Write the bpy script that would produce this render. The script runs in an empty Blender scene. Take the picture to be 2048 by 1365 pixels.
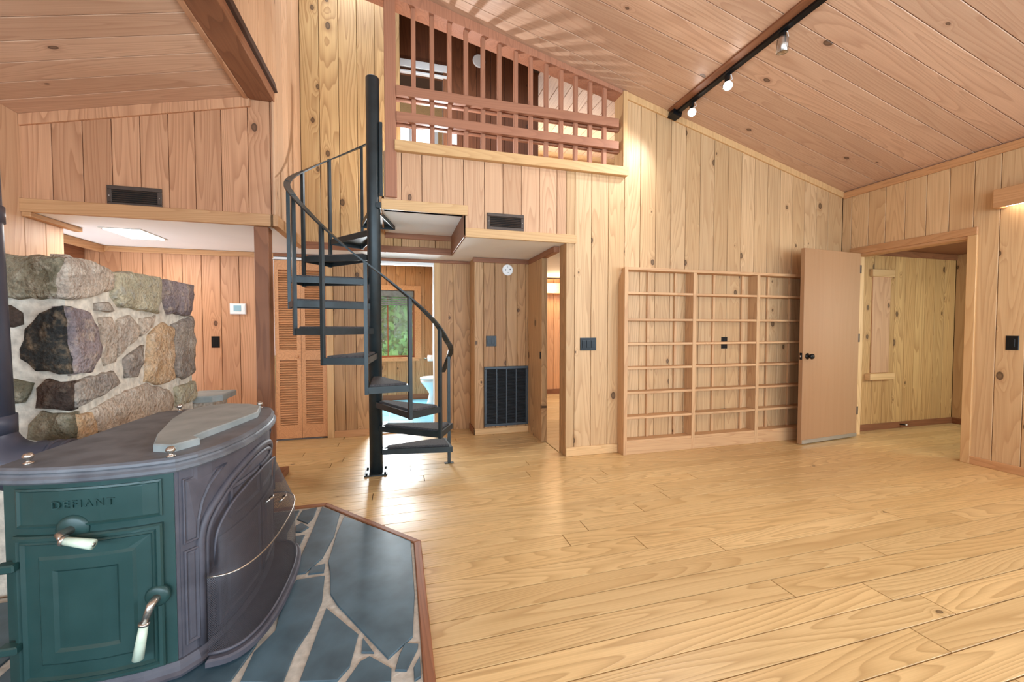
import bpy, bmesh, math, random
from mathutils import Vector, Matrix, noise

random.seed(7)
R = math.radians
scene = bpy.context.scene
col = scene.collection

# ------------------------------------------------------------------ camera
cam_data = bpy.data.cameras.new('camera')
cam_data.sensor_width = 36.0
cam_data.lens = 36.0 * 812.0 / 2048.0
cam_data.clip_start = 0.02
cam = bpy.data.objects.new('camera', cam_data)
col.objects.link(cam)
cam.location = (0, 0, 1.2)
cam.rotation_euler = (R(90 - 1.78), 0, R(-15.4))
scene.camera = cam

# ------------------------------------------------------------------ world, exposure
scene.view_settings.view_transform = 'Standard'
scene.view_settings.look = 'None'
scene.view_settings.gamma = 1.0
scene.view_settings.use_curve_mapping = False
scene.view_settings.exposure = 0.24
world = bpy.data.worlds.new('world')
scene.world = world
world.use_nodes = True
bg = world.node_tree.nodes['Background']
bg.inputs['Color'].default_value = (0.86, 0.93, 1.0, 1)
bg.inputs['Strength'].default_value = 2.2
scene.cycles.max_bounces = 8
scene.cycles.diffuse_bounces = 5
scene.cycles.caustics_reflective = False
scene.cycles.caustics_refractive = False
scene.cycles.sample_clamp_indirect = 6.0


def area_light(name, loc, direction, sx, sy, watts, color=(1, 1, 1), spread=180):
    d = bpy.data.lights.new(name, 'AREA')
    d.shape = 'RECTANGLE'
    d.size, d.size_y = sx, sy
    d.energy = watts
    d.color = color
    d.spread = R(spread)
    o = bpy.data.objects.new(name, d)
    col.objects.link(o)
    o.location = loc
    o.rotation_euler = Vector(direction).to_track_quat('-Z', 'Y').to_euler()
    return o


def point_light(name, loc, watts, color=(1, 1, 1), r=0.03):
    d = bpy.data.lights.new(name, 'POINT')
    d.energy = watts
    d.color = color
    d.shadow_soft_size = r
    o = bpy.data.objects.new(name, d)
    col.objects.link(o)
    o.location = loc
    return o


# daylight coming in through the room's big windows behind the camera and the rooms beyond
DAY = (0.75, 0.97, 1.16)
area_light('daylight', (-0.6, -2.85, 1.55), (0, 1, 0.55), 2.2, 1.7, 128, DAY)
area_light('daylight', (2.6, -2.85, 1.55), (0, 1, 0.55), 2.2, 1.7, 128, DAY)
area_light('daylight', (4.80, -1.1, 1.45), (-1, 0.25, 0.5), 1.6, 1.3, 95, DAY)
area_light('daylight', (-2.38, -1.2, 1.45), (0.5, 1, 1.3), 1.6, 1.3, 80, DAY)

# ------------------------------------------------------------------ materials
def new_mat(name):
    m = bpy.data.materials.new(name)
    m.use_nodes = True
    nt = m.node_tree
    return m, nt, nt.nodes['Principled BSDF']


def srgb(r, g, b):
    def f(c):
        c /= 255.0
        return c / 12.92 if c <= 0.04045 else ((c + 0.055) / 1.055) ** 2.4
    return (f(r), f(g), f(b), 1)


def N(nt, kind, **kw):
    n = nt.nodes.new(kind)
    for k, v in kw.items():
        setattr(n, k, v)
    return n


def mth(nt, op, a, b=None, c=None, clamp=False):
    n = nt.nodes.new('ShaderNodeMath')
    n.operation = op
    n.use_clamp = clamp
    for i, v in enumerate((a, b, c)):
        if v is None:
            continue
        if isinstance(v, (int, float)):
            n.inputs[i].default_value = v
        else:
            nt.links.new(v, n.inputs[i])
    return n.outputs[0]


def maprange(nt, v, a, b, c, d, smooth=False):
    n = nt.nodes.new('ShaderNodeMapRange')
    if smooth:
        n.interpolation_type = 'SMOOTHSTEP'
    nt.links.new(v, n.inputs[0])
    for i, x in enumerate((a, b, c, d)):
        n.inputs[i + 1].default_value = x
    return n.outputs[0]


def mixc(nt, f, a, b, mode='MIX'):
    n = nt.nodes.new('ShaderNodeMix')
    n.data_type = 'RGBA'
    n.blend_type = mode
    if isinstance(f, (int, float)):
        n.inputs[0].default_value = f
    else:
        nt.links.new(f, n.inputs[0])
    for i, v in ((6, a), (7, b)):
        if isinstance(v, tuple):
            n.inputs[i].default_value = v
        else:
            nt.links.new(v, n.inputs[i])
    return n.outputs[2]


def wood(name, light, dark, tint, knots=0.35, rings=19.0, rough=0.5, ringmix=0.55, spec=0.35, vary=0.8, coat=0.0,
         knot_col=(52, 34, 24), stretch=0.065):
    """pine: grain runs along the piece's own long (local Y) axis"""
    m, nt, bs = new_mat(name)
    tc = N(nt, 'ShaderNodeTexCoord')
    oi = N(nt, 'ShaderNodeObjectInfo')
    sep = N(nt, 'ShaderNodeSeparateXYZ')
    nt.links.new(tc.outputs['Object'], sep.inputs[0])
    rnd = oi.outputs['Random']
    ox = mth(nt, 'MULTIPLY', rnd, 37.0)
    oy = mth(nt, 'MULTIPLY', rnd, 113.0)
    # knots
    kv = N(nt, 'ShaderNodeCombineXYZ')
    nt.links.new(mth(nt, 'ADD', sep.outputs[0], ox), kv.inputs[0])
    nt.links.new(mth(nt, 'ADD', mth(nt, 'MULTIPLY', sep.outputs[1], 0.62), oy), kv.inputs[1])
    vo = N(nt, 'ShaderNodeTexVoronoi')
    vo.voronoi_dimensions = '2D'
    vo.inputs['Scale'].default_value = 4.2
    nt.links.new(kv.outputs[0], vo.inputs['Vector'])
    vs = N(nt, 'ShaderNodeSeparateColor')
    nt.links.new(vo.outputs['Color'], vs.inputs[0])
    on = mth(nt, 'LESS_THAN', vs.outputs[0], knots)
    rad = mth(nt, 'MULTIPLY_ADD', vs.outputs[1], 0.075, 0.028)
    wob = N(nt, 'ShaderNodeTexNoise')
    wob.inputs['Scale'].default_value = 26.0
    wob.inputs['Detail'].default_value = 1.0
    nt.links.new(kv.outputs[0], wob.inputs['Vector'])
    dist = mth(nt, 'ADD', vo.outputs['Distance'], mth(nt, 'MULTIPLY_ADD', wob.outputs['Fac'], 0.05, -0.025))
    rel = mth(nt, 'DIVIDE', dist, rad)
    kmask = mth(nt, 'MULTIPLY', maprange(nt, rel, 0.8, 1.05, 1.0, 0.0, True), on)
    kedge = mth(nt, 'MULTIPLY', maprange(nt, rel, 0.3, 0.95, 0.72, 1.0, True), kmask)
    halo = mth(nt, 'MULTIPLY', maprange(nt, rel, 0.0, 4.5, 1.0, 0.0, True), on)
    # cathedral rings as contours of a stretched noise
    gv = N(nt, 'ShaderNodeCombineXYZ')
    nt.links.new(mth(nt, 'ADD', sep.outputs[0], oy), gv.inputs[0])
    nt.links.new(mth(nt, 'ADD', mth(nt, 'MULTIPLY', sep.outputs[1], stretch), ox), gv.inputs[1])
    nt.links.new(sep.outputs[2], gv.inputs[2])
    ns = N(nt, 'ShaderNodeTexNoise')
    ns.inputs['Scale'].default_value = 6.0
    ns.inputs['Detail'].default_value = 1.2
    ns.inputs['Roughness'].default_value = 0.35
    nt.links.new(gv.outputs[0], ns.inputs['Vector'])
    field = mth(nt, 'ADD', mth(nt, 'MULTIPLY', ns.outputs['Fac'], rings), mth(nt, 'MULTIPLY', halo, 1.6))
    fr = mth(nt, 'FRACT', field)
    ring = mth(nt, 'POWER', fr, 2.2)
    ring = mth(nt, 'MULTIPLY', ring, maprange(nt, fr, 0.93, 1.0, 1.0, 0.0))
    # fine fibre
    fv = N(nt, 'ShaderNodeCombineXYZ')
    nt.links.new(mth(nt, 'MULTIPLY', sep.outputs[0], 180.0), fv.inputs[0])
    nt.links.new(mth(nt, 'MULTIPLY_ADD', sep.outputs[1], 2.5, oy), fv.inputs[1])
    nt.links.new(mth(nt, 'MULTIPLY', sep.outputs[2], 180.0), fv.inputs[2])
    fn = N(nt, 'ShaderNodeTexNoise')
    fn.inputs['Scale'].default_value = 1.0
    fn.inputs['Detail'].default_value = 2.0
    nt.links.new(fv.outputs[0], fn.inputs['Vector'])
    # broad tone inside a piece
    bn = N(nt, 'ShaderNodeTexNoise')
    bn.inputs['Scale'].default_value = 1.6
    nt.links.new(gv.outputs[0], bn.inputs['Vector'])
    wn = N(nt, 'ShaderNodeTexWhiteNoise')
    wn.noise_dimensions = '1D'
    nt.links.new(mth(nt, 'MULTIPLY', rnd, 911.0), wn.inputs['W'])
    base = mixc(nt, mth(nt, 'MULTIPLY', wn.outputs['Value'], vary), light, tint)
    vals = N(nt, 'ShaderNodeTexWhiteNoise')
    vals.noise_dimensions = '1D'
    nt.links.new(mth(nt, 'MULTIPLY_ADD', rnd, 577.0, 3.7), vals.inputs['W'])
    gain = maprange(nt, vals.outputs['Value'], 0, 1, 0.86, 1.08)
    gc = N(nt, 'ShaderNodeCombineColor')
    for q_ in range(3): nt.links.new(gain, gc.inputs[q_])
    base = mixc(nt, 1.0, base, gc.outputs[0], 'MULTIPLY')
    base = mixc(nt, maprange(nt, bn.outputs['Fac'], 0.35, 0.7, 0.0, 0.35), base, tint)
    c = mixc(nt, mth(nt, 'MULTIPLY', ring, ringmix), base, dark)
    c = mixc(nt, maprange(nt, fn.outputs['Fac'], 0.35, 0.75, 0.0, 0.28), c, dark)
    c = mixc(nt, mth(nt, 'MULTIPLY', maprange(nt, rel, 0.9, 2.2, 0.45, 0.0, True), on), c, dark)
    c = mixc(nt, mth(nt, 'MULTIPLY', kedge, 0.88), c, srgb(*knot_col))
    nt.links.new(c, bs.inputs['Base Color'])
    bs.inputs['Roughness'].default_value = rough
    bs.inputs['Specular IOR Level'].default_value = spec
    bs.inputs['Coat Weight'].default_value = coat
    bs.inputs['Coat Roughness'].default_value = 0.22
    bp = N(nt, 'ShaderNodeBump')
    bp.inputs['Strength'].default_value = 0.12
    bp.inputs['Distance'].default_value = 0.002
    nt.links.new(ring, bp.inputs['Height'])
    nt.links.new(bp.outputs[0], bs.inputs['Normal'])
    return m


def plain(name, c, rough=0.5, metal=0.0, noise_amt=0.0, nscale=30.0, spec=0.5, bump=0.0, c2=None):
    m, nt, bs = new_mat(name)
    bs.inputs['Base Color'].default_value = c
    bs.inputs['Roughness'].default_value = rough
    bs.inputs['Metallic'].default_value = metal
    bs.inputs['Specular IOR Level'].default_value = spec
    if noise_amt or bump or c2:
        tc = N(nt, 'ShaderNodeTexCoord')
        ns = N(nt, 'ShaderNodeTexNoise')
        ns.inputs['Scale'].default_value = nscale
        ns.inputs['Detail'].default_value = 5.0
        nt.links.new(tc.outputs['Object'], ns.inputs['Vector'])
        d = c2 if c2 else tuple(x * (1 - noise_amt) for x in c[:3]) + (1,)
        nt.links.new(mixc(nt, maprange(nt, ns.outputs['Fac'], 0.35, 0.68, 0, 1), c, d), bs.inputs['Base Color'])
        if bump:
            bp = N(nt, 'ShaderNodeBump')
            bp.inputs['Strength'].default_value = bump
            bp.inputs['Distance'].default_value = 0.01
            nt.links.new(ns.outputs['Fac'], bp.inputs['Height'])
            nt.links.new(bp.outputs[0], bs.inputs['Normal'])
    return m


def emitter(name, c, strength):
    m, nt, bs = new_mat(name)
    bs.inputs['Base Color'].default_value = c
    bs.inputs['Emission Color'].default_value = c
    bs.inputs['Emission Strength'].default_value = strength
    return m


def stone_mat(name, c1, c2, c3=None):
    m, nt, bs = new_mat(name)
    tc = N(nt, 'ShaderNodeTexCoord')
    a = N(nt, 'ShaderNodeTexNoise'); a.inputs['Scale'].default_value = 5.0; a.inputs['Detail'].default_value = 4
    b = N(nt, 'ShaderNodeTexNoise'); b.inputs['Scale'].default_value = 70.0; b.inputs['Detail'].default_value = 4
    v = N(nt, 'ShaderNodeTexNoise'); v.inputs['Scale'].default_value = 22.0; v.inputs['Detail'].default_value = 6
    for n in (a, b, v):
        nt.links.new(tc.outputs['Object'], n.inputs['Vector'])
    x = mixc(nt, maprange(nt, a.outputs['Fac'], 0.38, 0.62, 0, 1), c1, c2)
    x = mixc(nt, maprange(nt, v.outputs['Fac'], 0.5, 0.72, 0, 0.7), x, c3 or c2)
    x = mixc(nt, maprange(nt, b.outputs['Fac'], 0.42, 0.7, 0, 0.55), x, tuple(q * 0.35 for q in c1[:3]) + (1,))
    nt.links.new(x, bs.inputs['Base Color'])
    bs.inputs['Roughness'].default_value = 0.9
    bs.inputs['Specular IOR Level'].default_value = 0.2
    h = mth(nt, 'ADD', mth(nt, 'MULTIPLY', v.outputs['Fac'], 1.0), mth(nt, 'MULTIPLY', b.outputs['Fac'], 0.5))
    bp = N(nt, 'ShaderNodeBump'); bp.inputs['Strength'].default_value = 1.0; bp.inputs['Distance'].default_value = 0.03
    nt.links.new(h, bp.inputs['Height'])
    nt.links.new(bp.outputs[0], bs.inputs['Normal'])
    return m


M = {}
M['wall'] = wood('pine_wall', srgb(214, 180, 138), srgb(164, 122, 80), srgb(202, 164, 118), knots=0.36, ringmix=0.55)
M['panel'] = wood('pine_panel', srgb(214, 174, 138), srgb(170, 124, 90), srgb(202, 158, 120), knots=0.10, ringmix=0.6)
M['left'] = wood('pine_alcove', srgb(208, 158, 120), srgb(156, 106, 74), srgb(194, 142, 104), knots=0.12, ringmix=0.7)
M['ceil'] = wood('pine_ceiling', srgb(216, 180, 150), srgb(170, 128, 102), srgb(202, 162, 132), knots=0.16, ringmix=0.55, rough=0.40)
M['knotty'] = wood('pine_knotty', srgb(214, 178, 124), srgb(146, 102, 58), srgb(198, 154, 100), knots=0.45, ringmix=0.7)
M['rear'] = wood('pine_rear', srgb(200, 158, 112), srgb(136, 96, 60), srgb(184, 138, 92), knots=0.32, ringmix=0.7)
M['right'] = wood('pine_right', srgb(216, 182, 138), srgb(170, 128, 86), srgb(204, 164, 118), knots=0.30, ringmix=0.5)
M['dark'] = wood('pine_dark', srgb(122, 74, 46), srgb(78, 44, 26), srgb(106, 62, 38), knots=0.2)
M['floor'] = wood('floor_pine', srgb(228, 196, 142), srgb(170, 132, 82), srgb(216, 180, 124), knots=0.02, rings=22, ringmix=0.7, rough=0.36,
                  spec=0.5, coat=0.15, stretch=0.075)
M['trim'] = wood('trim_wood', srgb(208, 162, 116), srgb(164, 114, 72), srgb(196, 146, 100), knots=0.05)
M['trim_pale'] = wood('trim_pale', srgb(224, 186, 136), srgb(182, 138, 90), srgb(214, 172, 120), knots=0.06)
M['trim_dark'] = wood('trim_dark', srgb(154, 102, 70), srgb(106, 64, 42), srgb(138, 88, 58), knots=0.04)
M['redwood'] = wood('rail_redwood', srgb(174, 120, 92), srgb(138, 92, 70), srgb(168, 116, 88), knots=0.03)
M['shelf'] = wood('shelf_wood', srgb(212, 174, 130), srgb(172, 126, 88), srgb(208, 164, 120), knots=0.04)
M['door'] = wood('door_veneer', srgb(184, 144, 106), srgb(160, 118, 82), srgb(174, 132, 94), knots=0.0, rings=6, ringmix=0.35)
M['louver'] = wood('louver_wood', srgb(224, 168, 120), srgb(176, 120, 78), srgb(212, 152, 104), knots=0.03)
M['back'] = plain('wall_backing', srgb(70, 44, 26), 0.9)
M['white'] = plain('white_plaster', srgb(242, 242, 240), 0.85, noise_amt=0.03, nscale=3)
M['white_gloss'] = plain('white_plastic', srgb(240, 240, 238), 0.35)
M['porcelain'] = plain('porcelain', srgb(236, 240, 242), 0.08)
M['steel'] = plain('black_steel', srgb(50, 58, 60), 0.42, 0.35, noise_amt=0.25, nscale=12)
M['carpet'] = plain('grey_carpet', srgb(86, 82, 82), 0.95, noise_amt=0.65, nscale=140, bump=0.5)
M['blackplate'] = plain('black_gloss', srgb(16, 18, 20), 0.3, spec=0.3)
M['bronze'] = plain('brown_metal', srgb(86, 74, 66), 0.45, 0.4, noise_amt=0.2, nscale=20)
M['hole'] = plain('dark_void', srgb(14, 12, 12), 0.9)
M['grille'] = plain('grille_metal', srgb(66, 74, 80), 0.45, 0.3)
M['green'] = plain('green_enamel', srgb(34, 64, 62), 0.38, 0.0, noise_amt=0.25, nscale=9, c2=srgb(42, 72, 70))
M['iron'] = plain('grey_cast_iron', srgb(86, 84, 92), 0.55, 0.0, nscale=14, c2=srgb(72, 70, 78), bump=0.05)
M['irontop'] = plain('iron_top', srgb(112, 116, 122), 0.5, 0.0, nscale=10, c2=srgb(86, 88, 94))
M['pipe'] = plain('stovepipe_metal', srgb(80, 82, 94), 0.4, 0.15, nscale=6, c2=srgb(66, 68, 80))
M['nickel'] = plain('nickel', srgb(190, 182, 172), 0.25, 0.9)
M['ivory'] = plain('ivory_enamel', srgb(214, 226, 206), 0.25, nscale=40, c2=srgb(198, 214, 192))
M['slate'] = plain('slate', srgb(78, 102, 114), 0.42, nscale=7, c2=srgb(58, 78, 88), bump=0.15)
M['slate_top'] = plain('slate_slab', srgb(160, 166, 164), 0.6, nscale=9, c2=srgb(138, 146, 144), bump=0.15)
M['grout'] = plain('mortar_grout', srgb(196, 190, 178), 0.9, noise_amt=0.25, nscale=40, bump=0.4)
M['mortar'] = plain('mortar', srgb(236, 226, 208), 0.92, noise_amt=0.35, nscale=28, bump=0.8)
M['tile'] = plain('blue_tile', srgb(128, 206, 236), 0.25, noise_amt=0.2, nscale=6)
M['alu'] = plain('aluminium', srgb(190, 190, 184), 0.35, 0.8)
M['bark'] = plain('bark', srgb(84, 74, 62), 0.9, noise_amt=0.5, nscale=14, bump=0.5)
M['leaf'] = plain('leaves', srgb(96, 176, 72), 0.6, nscale=3, c2=srgb(70, 140, 52))
M['grass'] = plain('lawn', srgb(128, 168, 96), 0.9, noise_amt=0.4, nscale=8)
M['lens'] = emitter('lamp_lens', (1, 0.97, 0.92, 1), 60.0)
M['panel_glow'] = emitter('panel_glow', (1, 0.99, 0.96, 1), 7.0)
M['tube_glow'] = emitter('tube_glow', (1, 0.9, 0.72, 1), 12.0)
STONES = {
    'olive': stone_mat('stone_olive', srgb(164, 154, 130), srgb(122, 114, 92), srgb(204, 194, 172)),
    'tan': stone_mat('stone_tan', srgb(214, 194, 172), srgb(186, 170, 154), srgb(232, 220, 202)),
    'gold': stone_mat('stone_gold', srgb(208, 196, 166), srgb(184, 174, 146), srgb(168, 168, 162)),
    'grey': stone_mat('stone_grey', srgb(182, 168, 152), srgb(154, 142, 132), srgb(206, 194, 178)),
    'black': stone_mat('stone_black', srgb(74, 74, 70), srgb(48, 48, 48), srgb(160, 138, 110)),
    'mauve': stone_mat('stone_mauve', srgb(164, 148, 146), srgb(132, 120, 122), srgb(204, 182, 158)),
    'orange': stone_mat('stone_orange', srgb(224, 190, 152), srgb(208, 172, 132), srgb(226, 210, 190)),
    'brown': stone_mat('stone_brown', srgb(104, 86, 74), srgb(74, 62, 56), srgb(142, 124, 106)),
}

def mesh_screen_mat():
    m, nt, bs = new_mat('fire_screen_mesh')
    bs.inputs['Base Color'].default_value = srgb(70, 66, 70)
    bs.inputs['Metallic'].default_value = 0.3
    bs.inputs['Roughness'].default_value = 0.5
    uv = N(nt, 'ShaderNodeUVMap')
    sp = N(nt, 'ShaderNodeSeparateXYZ')
    nt.links.new(uv.outputs[0], sp.inputs[0])
    def lines(s, n):
        f = mth(nt, 'FRACT', mth(nt, 'MULTIPLY', s, n))
        return mth(nt, 'LESS_THAN', f, 0.30)
    a = lines(mth(nt, 'ADD', sp.outputs[0], sp.outputs[1]), 190)
    b = lines(mth(nt, 'SUBTRACT', sp.outputs[0], sp.outputs[1]), 190)
    al = mth(nt, 'MAXIMUM', a, b)
    nt.links.new(al, bs.inputs['Alpha'])
    return m
M['screen'] = mesh_screen_mat()

def glass_mat():
    m, nt, bs = new_mat('window_glass')
    bs.inputs['Base Color'].default_value = (1, 1, 1, 1)
    bs.inputs['Roughness'].default_value = 0.0
    bs.inputs['Alpha'].default_value = 0.08
    bs.inputs['Specular IOR Level'].default_value = 0.5
    return m
M['glass'] = glass_mat()

# ------------------------------------------------------------------ geometry helpers
def tag(o, label=None, cat=None, group=None, kind=None):
    if label: o['label'] = label
    if cat: o['category'] = cat
    if group: o['group'] = group
    if kind: o['kind'] = kind
    return o


WORLD = {}

def link(name, me, mat, parent=None, mw=None, smooth=False):
    if mat is not None and not me.materials:
        me.materials.append(mat)
    if smooth:
        for p in me.polygons:
            p.use_smooth = True
    o = bpy.data.objects.new(name, me)
    col.objects.link(o)
    mw = mw or Matrix()
    if parent is not None:
        o.parent = parent
        o.matrix_parent_inverse = WORLD.get(parent.name, Matrix()).inverted()
    o.matrix_basis = mw
    WORLD[o.name] = mw.copy()
    return o


def empty(name, loc, label, cat, group=None):
    o = bpy.data.objects.new(name, None)
    o.empty_display_size = 0.1
    col.objects.link(o)
    o.location = loc
    WORLD[o.name] = Matrix.Translation(Vector(loc))
    return tag(o, label, cat, group)


def frame(o, u, v, n):
    m = Matrix.Identity(4)
    for i, a in enumerate((u, v, n)):
        a = Vector(a).normalized()
        m[0][i], m[1][i], m[2][i] = a
    m[0][3], m[1][3], m[2][3] = o
    return m


def area2(p):
    return sum(p[i][0] * p[(i + 1) % len(p)][1] - p[(i + 1) % len(p)][0] * p[i][1] for i in range(len(p)))


def inset(pts, d):
    """offset a CCW polygon inward by d"""
    out = []
    n = len(pts)
    for i in range(n):
        a, b, c = Vector(pts[i - 1]).to_2d(), Vector(pts[i]).to_2d(), Vector(pts[(i + 1) % n]).to_2d()
        e1, e2 = (b - a), (c - b)
        if e1.length < 1e-9 or e2.length < 1e-9:
            out.append((b.x, b.y)); continue
        e1.normalize(); e2.normalize()
        n1, n2 = Vector((-e1.y, e1.x)), Vector((-e2.y, e2.x))
        k = max(0.35, 1 + n1.dot(n2))
        q = b + (n1 + n2) * (d / k)
        out.append((q.x, q.y))
    return out


def pydata(name, verts, faces):
    me = bpy.data.meshes.new(name)
    me.from_pydata(verts, [], faces)
    me.update()
    return me


def rings_mesh(name, rings, cap0=True, cap1=True, closed=True):
    """loft through rings (lists of 3D points of equal length)"""
    n = len(rings[0])
    verts = [tuple(p) for r in rings for p in r]
    faces = []
    for k in range(len(rings) - 1):
        for i in range(n if closed else n - 1):
            j = (i + 1) % n
            faces.append((k * n + i, k * n + j, (k + 1) * n + j, (k + 1) * n + i))
    if cap0: faces.append(tuple(reversed(range(n))))
    if cap1: faces.append(tuple(range((len(rings) - 1) * n, len(rings) * n)))
    return pydata(name, verts, faces)


def slab(name, mw, pts, th, mat, parent=None, ch=0.003, smooth=False):
    """polygon (u,v) extruded along n with eased front edges"""
    if area2(pts) < 0:
        pts = list(reversed(pts))
    # local origin at the polygon's centre so the grain differs from piece to piece
    cx = sum(p[0] for p in pts) / len(pts); cy = sum(p[1] for p in pts) / len(pts)
    pts = [(p[0] - cx, p[1] - cy) for p in pts]
    fr = inset(pts, ch)
    rings = [[(p[0], p[1], 0) for p in pts], [(p[0], p[1], th - ch) for p in pts], [(p[0], p[1], th) for p in fr]]
    return link(name, rings_mesh(name, rings), mat, parent, mw @ Matrix.Translation((cx, cy, 0)), smooth)


def box(name, x0, x1, y0, y1, z0, z1, mat, parent=None, ch=0.003, rot=None, pivot=None):
    dims = [x1 - x0, y1 - y0, z1 - z0]
    c = Vector(((x0 + x1) / 2, (y0 + y1) / 2, (z0 + z1) / 2))
    order = sorted(range(3), key=lambda i: -dims[i])       # longest, middle, shortest
    ax = [Vector((1, 0, 0)), Vector((0, 1, 0)), Vector((0, 0, 1))]
    v, u = ax[order[0]], ax[order[1]]
    n = u.cross(v)
    hl, hm, hs = dims[order[0]] / 2, dims[order[1]] / 2, dims[order[2]] / 2
    bm = bmesh.new()
    bmesh.ops.create_cube(bm, size=1.0)
    for q in bm.verts:
        q.co = (q.co.x * 2 * hm, q.co.y * 2 * hl, q.co.z * 2 * hs)
    if ch > 0:
        bmesh.ops.bevel(bm, geom=list(bm.edges), offset=min(ch, hs * 0.45), segments=1, affect='EDGES')
    me = bpy.data.meshes.new(name)
    bm.to_mesh(me); bm.free()
    mw = frame(c, u, v, n)
    if rot is not None:
        pv = Vector(pivot)
        mw = Matrix.Translation(pv) @ rot @ Matrix.Translation(-pv) @ mw
    return link(name, me, mat, parent, mw)


def boxes_mesh(name, lst, mat, parent=None):
    """several boxes of ONE piece of structure as one mesh"""
    vs, fs = [], []
    for (x0, x1, y0, y1, z0, z1) in lst:
        b = len(vs)
        vs += [(x0, y0, z0), (x1, y0, z0), (x1, y1, z0), (x0, y1, z0), (x0, y0, z1), (x1, y0, z1), (x1, y1, z1), (x0, y1, z1)]
        fs += [(b, b + 3, b + 2, b + 1), (b + 4, b + 5, b + 6, b + 7), (b, b + 1, b + 5, b + 4), (b + 1, b + 2, b + 6, b + 5),
               (b + 2, b + 3, b + 7, b + 6), (b + 3, b, b + 4, b + 7)]
    return link(name, pydata(name, vs, fs), mat, parent)


def tube(name, pts, r, mat, parent=None, seg=10, closed_ends=True, radii=None):
    pts = [Vector(p) for p in pts]
    rings = []
    t0 = (pts[1] - pts[0]).normalized()
    up = Vector((0, 0, 1)) if abs(t0.z) < 0.9 else Vector((1, 0, 0))
    nrm = (up - t0 * up.dot(t0)).normalized()
    for i, p in enumerate(pts):
        if i == 0: t = pts[1] - pts[0]
        elif i == len(pts) - 1: t = pts[-1] - pts[-2]
        else: t = pts[i + 1] - pts[i - 1]
        t.normalize()
        nrm = (nrm - t * nrm.dot(t)).normalized()
        b = t.cross(nrm)
        rr = radii[i] if radii else r
        rings.append([p + (nrm * math.cos(a) + b * math.sin(a)) * rr for a in [2 * math.pi * k / seg for k in range(seg)]])
    o = link(name, rings_mesh(name, rings, closed_ends, closed_ends), mat, parent, None, True)
    return o


def lathe(name, prof, mw, mat, parent=None, seg=20, smooth=True):
    rings = [[(r * math.cos(2 * math.pi * k / seg), r * math.sin(2 * math.pi * k / seg), z) for k in range(seg)] for r, z in prof]
    return link(name, rings_mesh(name, rings), mat, parent, mw, smooth)


def planks(parent, mw, edges, vb, vt, mat, th=0.014, gap=0.0044, name='plank'):
    """boards side by side; edges in u, vb/vt give the bottom and top in v"""
    for a, b in zip(edges[:-1], edges[1:]):
        a2, b2 = a + gap / 2, b - gap / 2
        p = [(a2, vb(a2)), (b2, vb(b2)), (b2, vt(b2)), (a2, vt(a2))]
        if p[3][1] - p[0][1] < 0.01 and p[2][1] - p[1][1] < 0.01:
            continue
        slab(name, mw, p, th, mat, parent, 0.0025)


def const(c):
    return lambda u: c


def ruler(a, b, w, first=None):
    e = [a]
    if first: e.append(a + first)
    while e[-1] + w * 1.25 < b:
        e.append(e[-1] + w)
    e.append(b)
    return e

# frames: facing -y (towards the camera), facing +x, facing -x, facing down, facing up
def F_back(y):  return frame((0, y, 0), (1, 0, 0), (0, 0, 1), (0, -1, 0))          # u = x, v = z
def F_px(x):    return frame((x, 0, 0), (0, 1, 0), (0, 0, 1), (1, 0, 0))           # u = y, v = z, faces +x
def F_nx(x):    return frame((x, 0, 0), (0, -1, 0), (0, 0, 1), (-1, 0, 0))         # u = -y, v = z, faces -x
def F_up(z):    return frame((0, 0, z), (1, 0, 0), (0, 1, 0), (0, 0, 1))
T = 0.014
ROOF = lambda x: 4.0 - 0.268 * x
YB, XR, XL, YL, YK, YR = 3.50, 4.87, -0.92, 3.55, 4.42, 4.78

ROOF = lambda x: 3.966 - 0.2514 * x
CR = math.cos(math.atan(0.2514)); SR = math.sin(math.atan(0.2514))

# ================================================================== THE SETTING
# ---------------- floor
floor = boxes_mesh('floor', [(-3.3, 6.9, -3.1, 7.1, -0.12, -0.012)], M['back'])
tag(floor, kind='structure')
F_floor = frame((0, 0, -0.012), (0, -1, 0), (1, 0, 0), (0, 0, 1))       # u = -y, v = x
rw = 0.132
y = -1.0
row = 0
rf = random.Random(3)
while y < YR:
    y1 = min(y + rw, YR + 0.05)
    if y < 2.9: xa, xb = -0.75, XR
    elif y < 3.4: xa, xb = -2.44, 6.74
    elif y < YB: xa, xb = -2.44, 6.74
    else: xa, xb = -3.2, 1.47
    if 2.40 < y < 3.5: xb = 6.74
    x = xa - rf.uniform(0, 1.6)
    while x < xb:
        L = rf.uniform(1.3, 3.4)
        a, b = max(x, xa), min(x + L, xb)
        if b - a > 0.05:
            g = 0.0026
            slab('plank', F_floor, [(-y1 + g, a + g), (-y - g, a + g), (-y - g, b - g), (-y1 + g, b - g)], 0.012, M['floor'], floor, 0.0004)
        x += L
    y = y1
    row += 1
y = 3.63
while y < 6.95:                                                         # room behind the bookshelf wall
    slab('plank', F_floor, [(-y - rw, 1.48), (-y - 0.002, 1.48), (-y - 0.002, 4.6), (-y - rw, 4.6)], 0.012, M['floor'], floor, 0.0015)
    y += rw

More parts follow.
